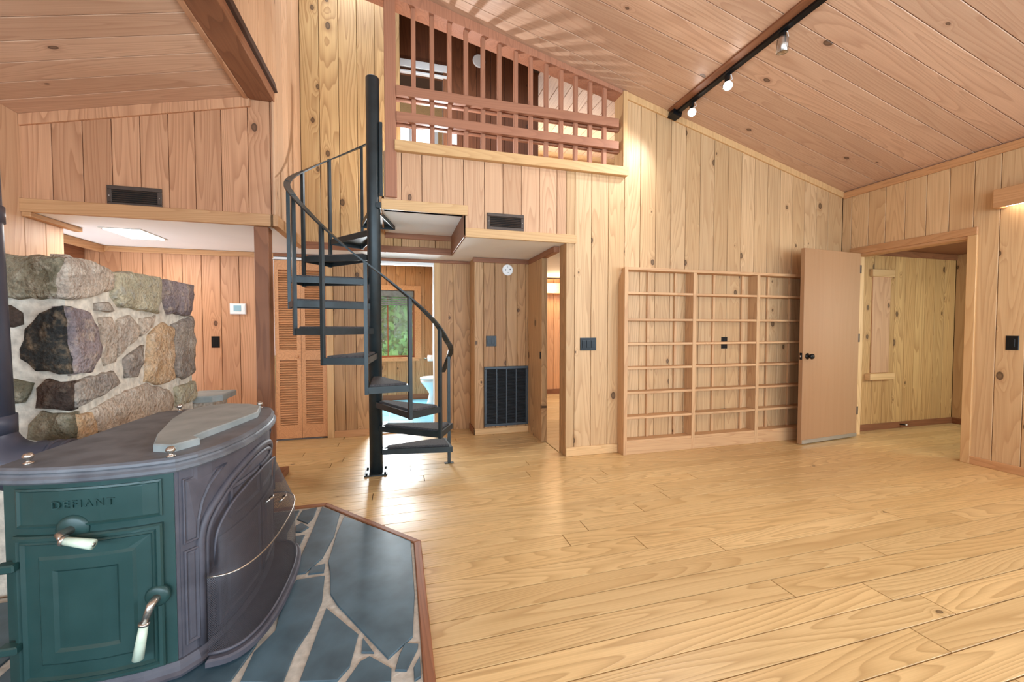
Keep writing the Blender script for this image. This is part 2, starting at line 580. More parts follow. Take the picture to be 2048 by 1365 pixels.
# ---------------- main ceiling (slopes down to the right)
vC = Vector((CR, 0, -SR)); nC = Vector((-SR, 0, -CR))
def F_roof(off): return frame(Vector((0, 0, 3.966)) - nC * off, (0, 1, 0), vC, nC)
ceiling = slab('ceiling', F_roof(T + 0.1), [(-3.1, XL / CR - 0.05), (YB + 0.12, XL / CR - 0.05), (YB + 0.12, XR / CR + 0.15), (-3.1, XR / CR + 0.15)], 0.1, M['back'])
tag(ceiling, kind='structure')
e = [YB + 0.02]
rc = random.Random(5)
while e[-1] > -0.4: e.append(e[-1] - rc.uniform(0.172, 0.19))
planks(ceiling, F_roof(T), sorted(e), const(XL / CR), const(XR / CR + 0.01), M['ceil'])
e2 = ruler(-3.05, sorted(e)[0], 0.18)
planks(ceiling, F_roof(T), e2, const(XL / CR), const(XR / CR + 0.01), M['ceil'])

# ---------------- back wall with the bookshelf, the loft front and the railing opening
wall_back = slab('wall_back', F_back(YB + 0.12), [(1.499, 0), (4.99, 0), (4.99, ROOF(4.99)), (2.07, ROOF(2.07)), (2.07, 2.64), (-0.12, 2.64),
                 (-0.12, 2.19), (0.55, 2.19), (0.55, 2.0), (1.499, 2.0)], 0.12 - T, M['back'], None, 0.0)
tag(wall_back, kind='structure')
FB = F_back(YB + T)
edges = [1.483, 1.569, 1.737, 1.913, 2.083]
while edges[-1] < XR - 0.1: edges.append(edges[-1] + 0.1715)
edges[-1] = XR
for a, b in zip(edges[:-1], edges[1:]):
    if b < 2.1:
        planks(wall_back, FB, [a, b], const(0.0), const(2.645 if b < 2.08 or a < 1.9 else 2.645), M['wall'])
    else:
        planks(wall_back, FB, [a, b], const(0.0), lambda u: ROOF(u) - 0.005, M['wall'])
fe = [-0.12, 0.02, 0.185, 0.359, 0.533, 0.716, 0.882, 1.052, 1.221, 1.39, 1.483]
for a, b in zip(fe[:-1], fe[1:]):
    if a < 0.5: planks(wall_back, FB, [a, min(b, 0.55)], const(2.19), const(2.645), M['panel'])
    else: planks(wall_back, FB, [a, b], const(2.0), const(2.645), M['panel'])
planks(wall_back, FB, [0.533, 0.552], const(2.0), const(2.19), M['panel'])
# the wall's end beside the doorway
planks(wall_back, F_nx(1.483 + T), [-3.66, -3.60, -3.505], const(0.0), const(1.99), M['rear'])

# ---------------- right wall
wall_right = boxes_mesh('wall_right', [(XR + T, 4.99, -1.9, 2.42, 0, 2.75), (XR + T, 4.99, 2.42, 3.36, 2.02, 2.75), (XR + T, 4.99, 3.36, 3.62, 0, 2.75),
                                       (XR + T, 4.99, -3.1, -1.9, 0, 2.75)][0:0] +
                       [(XR + T, 4.99, -0.3, 2.42, 0, 2.75), (XR + T, 4.99, 2.42, 3.36, 2.02, 2.75), (XR + T, 4.99, 3.36, 3.62, 0, 2.75),
                        (XR + T, 4.99, -3.1, -1.9, 0, 2.75), (XR + T, 4.99, -1.9, -0.3, 0, 0.8), (XR + T, 4.99, -1.9, -0.3, 2.1, 2.75)], M['back'])
tag(wall_right, kind='structure')
FR = F_nx(XR + T)
ry = [3.5, 3.404, 3.232, 3.073, 2.902, 2.733, 2.563, 2.396, 2.231]
while ry[-1] > -0.3: ry.append(max(ry[-1] - 0.168, -0.3))
for a, b in zip(ry[:-1], ry[1:]):
    z0 = 2.02 if (a <= 3.42 and b >= 2.39) else 0.0
    planks(wall_right, FR, [-a, -b], const(z0), const(2.735), M['right'])

# ---------------- trims of the main room
def trim(name, *a, **k):
    o = box(name, *a, **k)
    return tag(o, kind='structure')
sl = [(2.09, ROOF(2.09) - 0.065), (XR, ROOF(XR) - 0.065), (XR, ROOF(XR)), (2.09, ROOF(2.09))]
tag(slab('trim_1', F_back(YB), sl, 0.02, M['trim_pale']), kind='structure')
trim('trim_2', XR - 0.02, XR, -3.0, YB - 0.02, 2.665, 2.735, M['trim'])
trim('baseboard_right', XR - 0.016, XR, -3.0, 2.36, 0.0, 0.07, M['trim'])
trim('baseboard_back', 1.483, 2.02, YB - 0.016, YB, 0.0, 0.085, M['trim_pale'])
trim('trim_3', 0.546, 1.575, YB - 0.022, YB + 0.0, 1.985, 2.062, M['trim_pale'])
trim('trim_4', -0.139, 0.566, YB - 0.022, YB + 0.0, 2.168, 2.252, M['trim_pale'])
trim('trim_5', -0.03, 2.095, YB - 0.045, YB + 0.14, 2.645, 2.728, M['trim_pale'])
tag(slab('trim_6', F_back(YB + 0.14), [(-0.92, 4.056), (2.05, 3.418), (2.05, ROOF(2.05)), (-0.92, ROOF(-0.92))], 0.155, M['redwood']), kind='structure')
trim('trim_7', 2.045, 2.09, YB - 0.03, YB + 0.14, 2.728, 3.44, M['trim_pale'])
# door casing on the right wall
trim('trim_8', XR - 0.018, XR, 2.36, 3.40, 2.02, 2.088, M['trim'])
trim('trim_9', XR - 0.016, XR + 0.13, 2.36, 2.425, 0.0, 2.02, M['trim_pale'])
trim('trim_10', XR - 0.012, XR + 0.13, 3.345, 3.43, 0.0, 2.02, M['trim_pale'])
trim('trim_11', XR + 0.0, XR + 0.13, 2.425, 3.345, 1.995, 2.03, M['trim'])

# ---------------- left alcove: vent panel, sloping ceiling, tall wall above, left wall
LC = lambda x: 2.635 + 0.233 * (x + 2.45)
wall_alcove = slab('wall_alcove', F_back(YL + 0.11), [(-2.6, 2.05), (XL - 0.02, 2.05), (XL - 0.02, 3.0), (-2.6, 2.7)], 0.11 - T, M['back'], None, 0.0)
tag(wall_alcove, kind='structure')
planks(wall_alcove, F_back(YL + T), [-2.456, -2.288, -2.117, -1.952, -1.785, -1.615, -1.45, -1.281, -1.105, -0.953, -0.922], const(2.0),
       lambda u: LC(u) + 0.02, M['left'])
cl, sn = math.cos(math.atan(0.233)), math.sin(math.atan(0.233))
vA = Vector((cl, 0, sn)); nA = Vector((sn, 0, -cl))
def F_alc(off): return frame(Vector((-2.45, 0, 2.635)) - nA * off, (0, 1, 0), vA, nA)
ceil_alc = slab('ceiling_alcove', F_alc(T + 0.08), [(-0.6, -0.05), (YL, -0.05), (YL, 1.56 / cl), (-0.6, 1.56 / cl)], 0.08, M['back'])
tag(ceil_alc, kind='structure')
e = [YL]
while e[-1] > -0.5: e.append(e[-1] - rc.uniform(0.168, 0.18))
planks(ceil_alc, F_alc(T), sorted(e), const(0.0), const(1.5 / cl), M['ceil'])
tag(slab('trim_12', F_back(YL), [(-2.45, LC(-2.45) - 0.075), (-1.08, LC(-1.08) - 0.075), (-1.08, LC(-1.08)), (-2.45, LC(-2.45))], 0.02, M['left']), kind='structure')
trim('trim_13', -2.47, -0.93, YL - 0.03, YL, 1.985, 2.075, M['trim'])
trim('trim_14', -0.955, -0.90, YL - 0.03, YK, 1.985, 2.075, M['trim'])
trim('trim_15', -2.45, -2.40, YL - 0.02, 4.0, 1.955, 1.988, M['trim'])
# beam under the tall side wall, with its small strip
trim('trim_16', -1.09, -0.915, -0.6, YL - 0.005, 2.935, 3.03, M['trim_dark'])
trim('trim_17', -1.125, -1.09, -0.6, YL - 0.02, 2.93, 2.975, M['left'])
wall_tall = boxes_mesh('wall_stair_side', [(-1.02, XL - T, -3.1, YL, 3.0, 4.4), (-1.02, XL - T, YL + 0.03, YK + 0.1, 2.05, 4.9)], M['back'])
tag(wall_tall, kind='structure')
planks(wall_tall, F_px(XL - T), ruler(-3.0, YL - 0.02, 0.172), const(3.0), const(4.21), M['panel'])
planks(wall_tall, F_px(XL - T), [YL - 0.02, 3.62, 3.79, 3.96, 4.13, 4.30, YK], const(2.0), const(4.8), M['panel'])
wall_left = boxes_mesh('wall_left', [(-2.56, -2.45 - T, -0.4, 3.88, 0, 2.7), (-2.56, -2.45 - T, -3.1, -2.0, 0, 2.7), (-2.56, -2.45 - T, -2.0, -0.4, 0, 0.8),
                                     (-2.56, -2.45 - T, -2.0, -0.4, 2.1, 2.7)], M['back'])
tag(wall_left, kind='structure')
for a, b in zip(*(lambda q: (q[:-1], q[1:]))(ruler(-0.4, 3.89, 0.172))):
    planks(wall_left, F_px(-2.45 - T), [a, b], const(0.0), const(1.985 if a > 3.4 else 2.64), M['left' if b < 3.2 else 'panel'])

wall_kitchen = boxes_mesh('wall_kitchen', [(-3.3, -3.2 - T, 3.4, YR + 0.1, 0, 2.0), (-3.3, -2.56, 3.4, 3.5, 0, 2.0)], M['back'])
tag(wall_kitchen, kind='structure')
planks(wall_kitchen, F_px(-3.2 - T), ruler(3.5, YR, 0.172), const(0.0), const(1.99), M['louver'])
trim('trim_41', -2.745, -2.70, 3.88, YR, 1.925, 1.988, M['trim'])
trim('trim_42', -2.90, -2.86, 3.6, YR, 1.78, 1.988, M['trim_dark'])

# ---------------- behind: lower ceiling, stair wall, rear wall, bump-out with the grille
ceil_low = boxes_mesh('ceiling_lower', [(-3.3, XL, YL, YR + 0.02, 1.99, 2.04), (XL, 0.55, YK, YR + 0.02, 1.99, 2.04), (0.55, 1.50, YB + 0.02, YR + 0.02, 1.99, 2.04)], M['white'])
tag(ceil_low, kind='structure')
ceil_land = boxes_mesh('ceiling_landing', [(-0.139, 0.55, YB + 0.0, YK + 0.02, 2.19, 2.225)], M['white'])
tag(ceil_land, kind='structure')
floor_loft = boxes_mesh('floor_loft', [(-0.139, 4.8, YB + 0.13, 7.0, 2.24, 2.32)], M['rear'])
tag(floor_loft, kind='structure')
wall_stair = boxes_mesh('wall_stair_back', [(-0.95, 0.02, YK + T, YK + 0.1, 2.04, 4.9), (0.02, 0.55, YK + T, YK + 0.1, 2.04, 2.2)], M['back'])
tag(wall_stair, kind='structure')
ke = [-0.92, -0.748, -0.57, -0.398, -0.227, -0.06, 0.02]
planks(wall_stair, F_back(YK + T), ke, const(2.05), const(4.85), M['knotty'])
planks(wall_stair, F_back(YK + T), [0.02, 0.2, 0.37, 0.55], const(2.05), const(2.195), M['rear'])
trim('trim_18', -0.92, 0.55, YK - 0.016, YK, 1.985, 2.055, M['trim_dark'])
trim('trim_19', -0.139, 0.55, YK - 0.014, YK, 2.135, 2.19, M['trim_dark'])
trim('trim_20', 0.535, 0.552, YB + 0.0, YK, 1.985, 2.19, M['trim_dark'])
trim('trim_21', -0.155, -0.139, YB - 0.01, YK, 2.168, 2.30, M['trim'])

wall_rear = boxes_mesh('wall_rear', [(-3.3, -1.30, YR + T, YR + 0.1, 0, 2.0), (-1.30, -0.76, YR + T, YR + 0.1, 1.965, 2.0), (-0.76, -0.335, YR + T, YR + 0.1, 0, 2.0),
                                     (-0.335, 0.39, YR + T, YR + 0.1, 1.945, 2.0), (0.39, 1.5, YR + T, YR + 0.1, 0, 2.0)], M['back'])
tag(wall_rear, kind='structure')
FRr = F_back(YR + T)
te = [-3.2, -3.09, -2.92, -2.75, -2.58, -2.41, -2.25, -2.085, -1.92, -1.755, -1.59, -1.43, -1.275]
planks(wall_rear, FRr, te, const(0.0), const(1.99), M['left'])
planks(wall_rear, FRr, [-0.70, -0.585, -0.47, -0.335], const(0.0), const(1.99), M['rear'])
planks(wall_rear, FRr, [0.45, 0.60, 0.80], const(0.0), const(1.99), M['rear'])
trim('trim_22', -2.75, -1.27, YR - 0.014, YR, 1.935, 1.988, M['trim'])
trim('trim_23', -1.27, 0.80, YR - 0.014, YR, 1.955, 1.988, M['trim_dark'])
trim('trim_24', -0.77, -0.70, YR - 0.016, YR + 0.06, 0.0, 1.955, M['trim_pale'])
trim('trim_25', 0.385, 0.455, YR - 0.016, YR + 0.1, 0.0, 1.955, M['trim_pale'])
trim('trim_26', -0.335, 0.385, YR - 0.004, YR + 0.1, 1.925, 1.955, M['white_gloss'])
trim('trim_27', 0.372, 0.385, YR - 0.006, YR + 0.1, 0.0, 1.94, M['white_gloss'])
trim('baseboard_rear', -0.70, -0.335, YR - 0.014, YR, 0.0, 0.075, M['trim'])
trim('trim_28', -1.29, -0.77, YR - 0.01, YR + 0.05, 1.925, 1.95, M['white_gloss'])

YG = 4.48
wall_grille = boxes_mesh('wall_hall', [(0.80 + T, 1.5, YG + T, YR, 0, 1.99), (1.46, 1.5, 4.36, YG + T, 0, 1.99)], M['back'])
tag(wall_grille, kind='structure')
planks(wall_grille, F_back(YG + T), [0.80, 0.905, 1.035, 1.165, 1.295, 1.40, 1.455], const(0.0), const(1.99), M['rear'])
planks(wall_grille, F_nx(0.80 + T), [-YR, -4.62, -YG], const(0.0), const(1.99), M['rear'])
trim('trim_29', 0.785, 1.45, YG - 0.014, YG, 1.935, 1.988, M['trim_dark'])
trim('baseboard_hall', 0.785, 1.43, YG - 0.016, YG, 0.0, 0.07, M['trim_pale'])
trim('trim_30', 0.785, 0.80, YG - 0.016, YR, 0.0, 0.07, M['trim_dark'])
# doorway in the hall's right side
trim('trim_31', 1.425, 1.485, 4.005, YG - 0.005, 0.0, 1.93, M['rear'])
trim('trim_32', 1.425, 1.485, 3.665, YG - 0.005, 1.93, 1.988, M['trim_dark'])

# ---------------- room seen through that doorway
wall_far = boxes_mesh('wall_far', [(1.5, 4.9, 6.95 + T, 7.06, 0, 2.2), (4.6, 4.7, 3.62, 7.0, 0, 2.2)], M['back'])
tag(wall_far, kind='structure')
planks(wall_far, F_back(6.95 + T), ruler(1.5, 4.6, 0.172), const(0.0), const(2.1), M['louver'])
trim('baseboard_far', 1.5, 4.6, 6.93, 6.95, 0.0, 0.09, M['trim_dark'])
trim('trim_33', 1.5, 4.6, 6.75, 6.79, 1.82, 2.0, M['louver'])
ceil_far = boxes_mesh('ceiling_far', [(1.5, 4.8, 3.62, 7.0, 2.12, 2.2)], M['white'])
tag(ceil_far, kind='structure')

# ---------------- bathroom
YBt = 7.0
wall_bath = boxes_mesh('wall_bathroom', [(-0.75, -0.50, YBt + T, YBt + 0.1, 0, 2.3), (0.25, 1.5, YBt + T, YBt + 0.1, 0, 2.3), (-0.50, 0.25, YBt + T, YBt + 0.1, 0, 0.70),
                                         (-0.50, 0.25, YBt + T, YBt + 0.1, 1.86, 2.3), (-0.85, -0.75, YR + 0.1, YBt + 0.1, 0, 2.3), (1.4, 1.5, YR + 0.1, YBt + 0.1, 0, 2.3)], M['rear'])
tag(wall_bath, kind='structure')
for a, b in zip(*(lambda q: (q[:-1], q[1:]))([-0.75, -0.62, -0.50, -0.36, -0.21, -0.06, 0.09, 0.25, 0.40, 0.57, 0.74, 0.91, 1.08, 1.25, 1.4])):
    if a >= -0.501 and b <= 0.251:
        planks(wall_bath, F_back(YBt + T), [a, b], const(0.0), const(0.70), M['dark' if False else 'rear'])
        planks(wall_bath, F_back(YBt + T), [a, b], const(1.86), const(2.25), M['rear'])
    else:
        planks(wall_bath, F_back(YBt + T), [a, b], const(0.0), const(2.25), M['rear'])
ceil_bath = boxes_mesh('ceiling_bathroom', [(-0.85, 1.5, YR + 0.1, YBt + 0.1, 2.25, 2.3)], M['white'])
tag(ceil_bath, kind='structure')
floor_bath = boxes_mesh('floor_bathroom', [(-0.85, 1.45, YR + 0.1, YBt + 0.1, -0.012, 0.0)], M['grout'])
tag(floor_bath, kind='structure')
ts = 0.30
yy = YR + 0.1
while yy < YBt - 0.05:
    xx = -0.75
    while xx < 1.38:
        slab('tile', F_up(0.0), [(xx + 0.003, yy + 0.003), (min(xx + ts, 1.4) - 0.003, yy + 0.003), (min(xx + ts, 1.4) - 0.003, min(yy + ts, YBt) - 0.003), (xx + 0.003, min(yy + ts, YBt) - 0.003)], 0.006, M['tile'], floor_bath, 0.002)
        xx += ts
    yy += ts
trim('baseboard_bathroom', -0.75, 1.4, YBt - 0.014, YBt, 0.006, 0.09, M['trim_dark'])
trim('trim_34', -0.335, 0.39, YR + 0.0, YR + 0.1, -0.002, 0.012, M['trim_pale'])
win = boxes_mesh('window_1', [(-0.52, 0.30, YBt - 0.03, YBt + 0.06, 0.655, 0.715), (-0.56, 0.34, YBt - 0.02, YBt + 0.06, 1.83, 1.91), (-0.56, -0.47, YBt - 0.02, YBt + 0.06, 0.69, 1.83), (0.235, 0.34, YBt - 0.02, YBt + 0.06, 0.69, 1.83)], M['trim'])
tag(win, kind='structure')
box('sash', -0.47, -0.44, YBt + 0.02, YBt + 0.05, 0.715, 1.83, M['trim_dark'], win)
box('sash', 0.20, 0.235, YBt + 0.02, YBt + 0.05, 0.715, 1.83, M['trim_dark'], win)
box('sash', -0.44, 0.20, YBt + 0.02, YBt + 0.05, 0.715, 0.75, M['trim_dark'], win)
box('sash', -0.44, 0.20, YBt + 0.02, YBt + 0.05, 1.795, 1.83, M['trim_dark'], win)
box('mullion', -0.205, -0.185, YBt + 0.02, YBt + 0.05, 0.75, 1.795, M['trim_dark'], win)
box('pane', -0.44, 0.20, YBt + 0.033, YBt + 0.037, 0.75, 1.795, M['glass'], win, 0.0)
box('latch', 0.10, 0.20, YBt - 0.01, YBt + 0.02, 0.72, 0.74, M['bronze'], win)
bl = box('blind', -0.46, 0.22, YBt - 0.012, YBt + 0.015, 1.72, 1.82, plain('blind_fabric', srgb(120, 132, 138), 0.8, noise_amt=0.3, nscale=25), win)
for k in range(4):
    box('blind_fold', -0.455, 0.215, YBt - 0.018 - 0.003 * (k % 2), YBt - 0.010, 1.58 + 0.035 * k, 1.605 + 0.035 * k, bl.data.materials[0], win)

# ---------------- hall beyond the open door on the right
wall_hr = boxes_mesh('wall_right_hall', [(4.99, 6.85, 3.46 + T, 3.56, 0, 2.2), (6.74 + T, 6.85, 1.4, 3.5, 0, 2.2), (4.99, 6.85, 1.3, 1.4, 0, 2.2)], M['back'])
tag(wall_hr, kind='structure')
planks(wall_hr, F_back(3.46 + T), ruler(4.99, 6.74, 0.172), const(0.0), const(2.12), M['knotty'])
planks(wall_hr, F_nx(6.74 + T), ruler(-3.46, -1.4, 0.172), const(0.0), const(2.12), M['right'])
ceil_hr = boxes_mesh('ceiling_right_hall', [(4.99, 6.85, 1.3, 3.56, 2.12, 2.2)], M['trim_dark'])
tag(ceil_hr, kind='structure')
trim('baseboard_right_hall', 4.99, 6.74, 3.446, 3.46, 0.0, 0.075, M['trim_dark'])
trim('trim_35', 6.724, 6.74, 1.4, 3.446, 0.0, 0.075, M['trim_dark'])
trim('trim_36', 5.0, 6.74, 3.446, 3.46, 2.05, 2.12, M['trim_dark'])

# ---------------- loft beyond the railing
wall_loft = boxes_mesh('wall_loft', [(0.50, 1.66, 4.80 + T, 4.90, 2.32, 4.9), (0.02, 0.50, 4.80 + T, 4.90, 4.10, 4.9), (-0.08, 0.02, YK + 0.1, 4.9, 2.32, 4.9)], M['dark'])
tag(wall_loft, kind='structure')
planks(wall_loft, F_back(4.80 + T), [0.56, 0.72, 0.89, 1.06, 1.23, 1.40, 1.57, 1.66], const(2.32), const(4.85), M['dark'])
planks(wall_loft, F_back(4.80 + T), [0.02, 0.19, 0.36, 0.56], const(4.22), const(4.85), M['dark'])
trim('trim_37', 0.0, 0.58, 4.775, 4.80, 4.13, 4.21, M['white_gloss'])
trim('trim_38', 0.50, 0.56, 4.78, 4.80, 2.32, 4.13, M['trim_dark'])
trim('trim_39', 0.0, 0.54, 4.76, 4.80, 4.06, 4.085, M['white_gloss'])
wall_lr = boxes_mesh('wall_loft_far', [(0.6, 4.8, 6.8, 6.9, 2.32, 4.9), (-0.6, -0.25, 6.8, 6.9, 2.32, 4.9), (-0.25, 0.6, 6.8, 6.9, 2.32, 3.1), (-0.25, 0.6, 6.8, 6.9, 4.5, 4.9), (4.7, 4.8, 3.62, 6.9, 2.32, 3.2)], M['trim_pale'])
tag(wall_lr, kind='structure')
w2 = boxes_mesh('window_2', [(-0.27, 0.62, 6.77, 6.84, 3.06, 3.12), (-0.27, 0.62, 6.77, 6.84, 4.46, 4.52), (-0.27, -0.21, 6.77, 6.84, 3.12, 4.46), (0.56, 0.62, 6.77, 6.84, 3.12, 4.46)], M['white_gloss'])
tag(w2, kind='structure')
box('mullion', 0.16, 0.20, 6.78, 6.83, 3.12, 4.46, M['white_gloss'], w2)
box('mullion', -0.21, 0.56, 6.78, 6.83, 3.78, 3.82, M['white_gloss'], w2)
box('pane', -0.21, 0.56, 6.80, 6.805, 3.12, 4.46, M['glass'], w2, 0.0)
ceil_loft = boxes_mesh('ceiling_loft', [(-1.05, 4.8, YB + 0.14, 6.9, 4.88, 4.95)], M['back'])
tag(ceil_loft, kind='structure')
wall_lf = boxes_mesh('wall_loft_front', [(-1.05, 4.99, YB + 0.12, YB + 0.14, 4.2, 4.95), (2.1, 4.99, YB + 0.121, YB + 0.14, 2.3, 4.3)], M['back'])
tag(wall_lf, kind='structure')
# pale board ceiling of the bright room beyond, boards running away from the camera
ceil_lb = boxes_mesh('ceiling_loft_room', [(1.60, 4.75, 4.2, 6.8, 4.32, 4.38)], M['back'])
tag(ceil_lb, kind='structure')
planks(ceil_lb, frame((0, 0, 4.32), (-1, 0, 0), (0, 1, 0), (0, 0, -1)), ruler(-4.7, -1.66, 0.17), const(4.2), const(6.8), M['panel'])
trim('trim_40', 1.6, 4.7, 6.74, 6.80, 4.06, 4.17, M['trim_dark'])

# ---------------- front wall behind the camera, with its windows
wall_front = boxes_mesh('wall_front', [(-2.56, -1.7, -3.1, -3.0, 0, 4.4), (0.5, 1.5, -3.1, -3.0, 0, 4.4), (3.7, 4.99, -3.1, -3.0, 0, 4.4),
                                       (-1.7, 0.5, -3.1, -3.0, 0, 0.7), (1.5, 3.7, -3.1, -3.0, 0, 0.7), (-1.7, 0.5, -3.1, -3.0, 2.4, 4.4), (1.5, 3.7, -3.1, -3.0, 2.4, 4.4)], M['wall'])
tag(wall_front, kind='structure')
for k, (a, b) in enumerate(((-1.7, 0.5), (1.5, 3.7))):
    w = boxes_mesh('window_%d' % (3 + k), [(a - 0.08, b + 0.08, -3.0, -2.97, 0.62, 0.72), (a - 0.08, b + 0.08, -3.0, -2.97, 2.38, 2.48), (a - 0.08, a + 0.02, -3.0, -2.97, 0.72, 2.38), (b - 0.02, b + 0.08, -3.0, -2.97, 0.72, 2.38),
                                           ((a + b) / 2 - 0.03, (a + b) / 2 + 0.03, -3.08, -3.02, 0.7, 2.4)], M['trim'])
    tag(w, kind='structure')
    box('pane', a, b, -3.055, -3.05, 0.7, 2.4, M['glass'], w, 0.0)
ceil_alc2 = boxes_mesh('ceiling_front_alcove', [(-2.56, -0.98, -3.1, -0.6, 2.95, 3.02)], M['left'])
tag(ceil_alc2, kind='structure')

# ================================================================== THINGS
def polyc(cx, cy, pts): return [(cx + p[0], cy + p[1]) for p in pts]

# ---------------- open door on the right, swung back against the bookshelf
ang = math.atan2(3.276 - 3.189, 4.913 - 3.995)
MD = Matrix.Translation((3.955, 3.195, 0)) @ Matrix.Rotation(ang, 4, 'Z')
FD = MD @ frame((0, 0.04, 0), (1, 0, 0), (0, 0, 1), (0, -1, 0))
door = slab('door_1', FD, [(0, 0.012), (0.895, 0.012), (0.895, 2.015), (0, 2.015)], 0.04, M['door'], None, 0.002)
tag(door, kind='structure')
slab('kick_strip', MD @ frame((0, 0.0, 0), (1, 0, 0), (0, 0, 1), (0, -1, 0)), [(0.012, 0.012), (0.893, 0.012), (0.893, 0.05), (0.012, 0.05)], 0.004, M['alu'], door, 0.001)
hn = lathe('door_handle', [(0.032, 0), (0.032, 0.006), (0.014, 0.010), (0.013, 0.028), (0.024, 0.034), (0.030, 0.046), (0.026, 0.058), (0.010, 0.062)],
           MD @ Matrix.Translation((0.065, 0, 0.915)) @ Matrix.Rotation(R(90), 4, 'X'), M['blackplate'], door)
box('latch_plate', -0.003, 0.001, 0.008, 0.032, 0.88, 0.95, M['blackplate'], door, 0.0005, MD, (0, 0, 0))
box('latch_bolt', -0.014, 0.0, 0.013, 0.027, 0.905, 0.925, M['nickel'], door, 0.001, MD, (0, 0, 0))
for z in (0.25, 1.05, 1.8):
    box('hinge', 0.885, 0.912, -0.002, 0.03, z, z + 0.09, M['bronze'], door, 0.002, MD, (0, 0, 0))

# ---------------- bookshelf
bs = empty('bookshelf', (3.2, 3.44, 0), 'wide shallow pine bookshelf with eight empty shelf levels built against the back wall', 'bookshelf')
d0, d1 = 3.382, YB - 0.001
zs = [1.774, 1.545, 1.293, 1.063, 0.833, 0.597, 0.36, 0.135]
bx = [2.022, 2.78, 3.56, 4.33]
side = [(d1, 0.0), (d0, 0.0), (d0, 1.745), (d0 + 0.004, 1.76), (d1 - 0.055, 1.772), (d1 - 0.03, 1.772), (d1, 1.63)]
for k, x in enumerate(bx):
    if k == 0:
        slab('upright', frame((x + 0.036, 0, 0), (0, -1, 0), (0, 0, 1), (-1, 0, 0)), [(-p[0], p[1]) for p in [(d1, 0), (d0, 0), (d0, 1.776), (d0 + 0.06, 1.74), (d1, 1.62)]], 0.036, M['shelf'], bs, 0.002)
    else:
        box('upright', x, x + 0.038, d0, d1, 0.0, 1.748, M['shelf'], bs, 0.002)
box('top', bx[0] + 0.036, bx[3], d0, d1, 1.748, 1.776, M['shelf'], bs, 0.002)
for z in zs[1:]:
    for a, b in ((bx[0] + 0.036, bx[1]), (bx[1] + 0.038, bx[2]), (bx[2] + 0.038, bx[3])):
        box('shelf', a, b, d0 + 0.003, d1, z - 0.022, z, M['shelf'], bs, 0.002)
box('kickboard', bx[0] + 0.036, bx[3], d0 + 0.002, d0 + 0.02, 0.0, 0.113, M['shelf'], bs, 0.002)
for xm in (2.33, 2.64, 3.10, 3.46, 3.80, 4.1):
    for za, zb in zip(zs[1:], zs[:-1]):
        box('batten', xm, xm + 0.024, d1 - 0.02, d1, za, zb - 0.022, M['shelf'], bs, 0.001)

# ---------------- loft railing
rl = empty('loft_railing', (1.0, YB + 0.03, 2.728), 'reddish wooden loft railing with square balusters under the sloping ceiling', 'railing')
slab('newel_post', F_back(YB + 0.075), [(-0.108, 2.27), (-0.016, 2.27), (-0.016, 3.90), (-0.108, 3.91)], 0.095, M['redwood'], rl, 0.004)
for z0, z1 in ((3.092, 3.172), (2.886, 2.962)):
    box('rail', -0.016, 2.0, YB - 0.03, YB + 0.008, z0, z1, M['redwood'], rl, 0.003)
    box('rail', -0.016, 2.05, YB + 0.046, YB + 0.084, z0, z1, M['redwood'], rl, 0.003)
for x in (0.124, 0.275, 0.42, 0.561, 0.709, 0.855, 1.005, 1.144, 1.291, 1.436, 1.58, 1.726, 1.875):
    zt = 3.86 - 0.2148 * x
    slab('baluster', F_back(YB + 0.045), [(x - 0.018, 2.728), (x + 0.018, 2.728), (x + 0.018, zt - 0.004 - 0.0), (x - 0.018, zt + 0.002)], 0.036, M['redwood'], rl, 0.003)

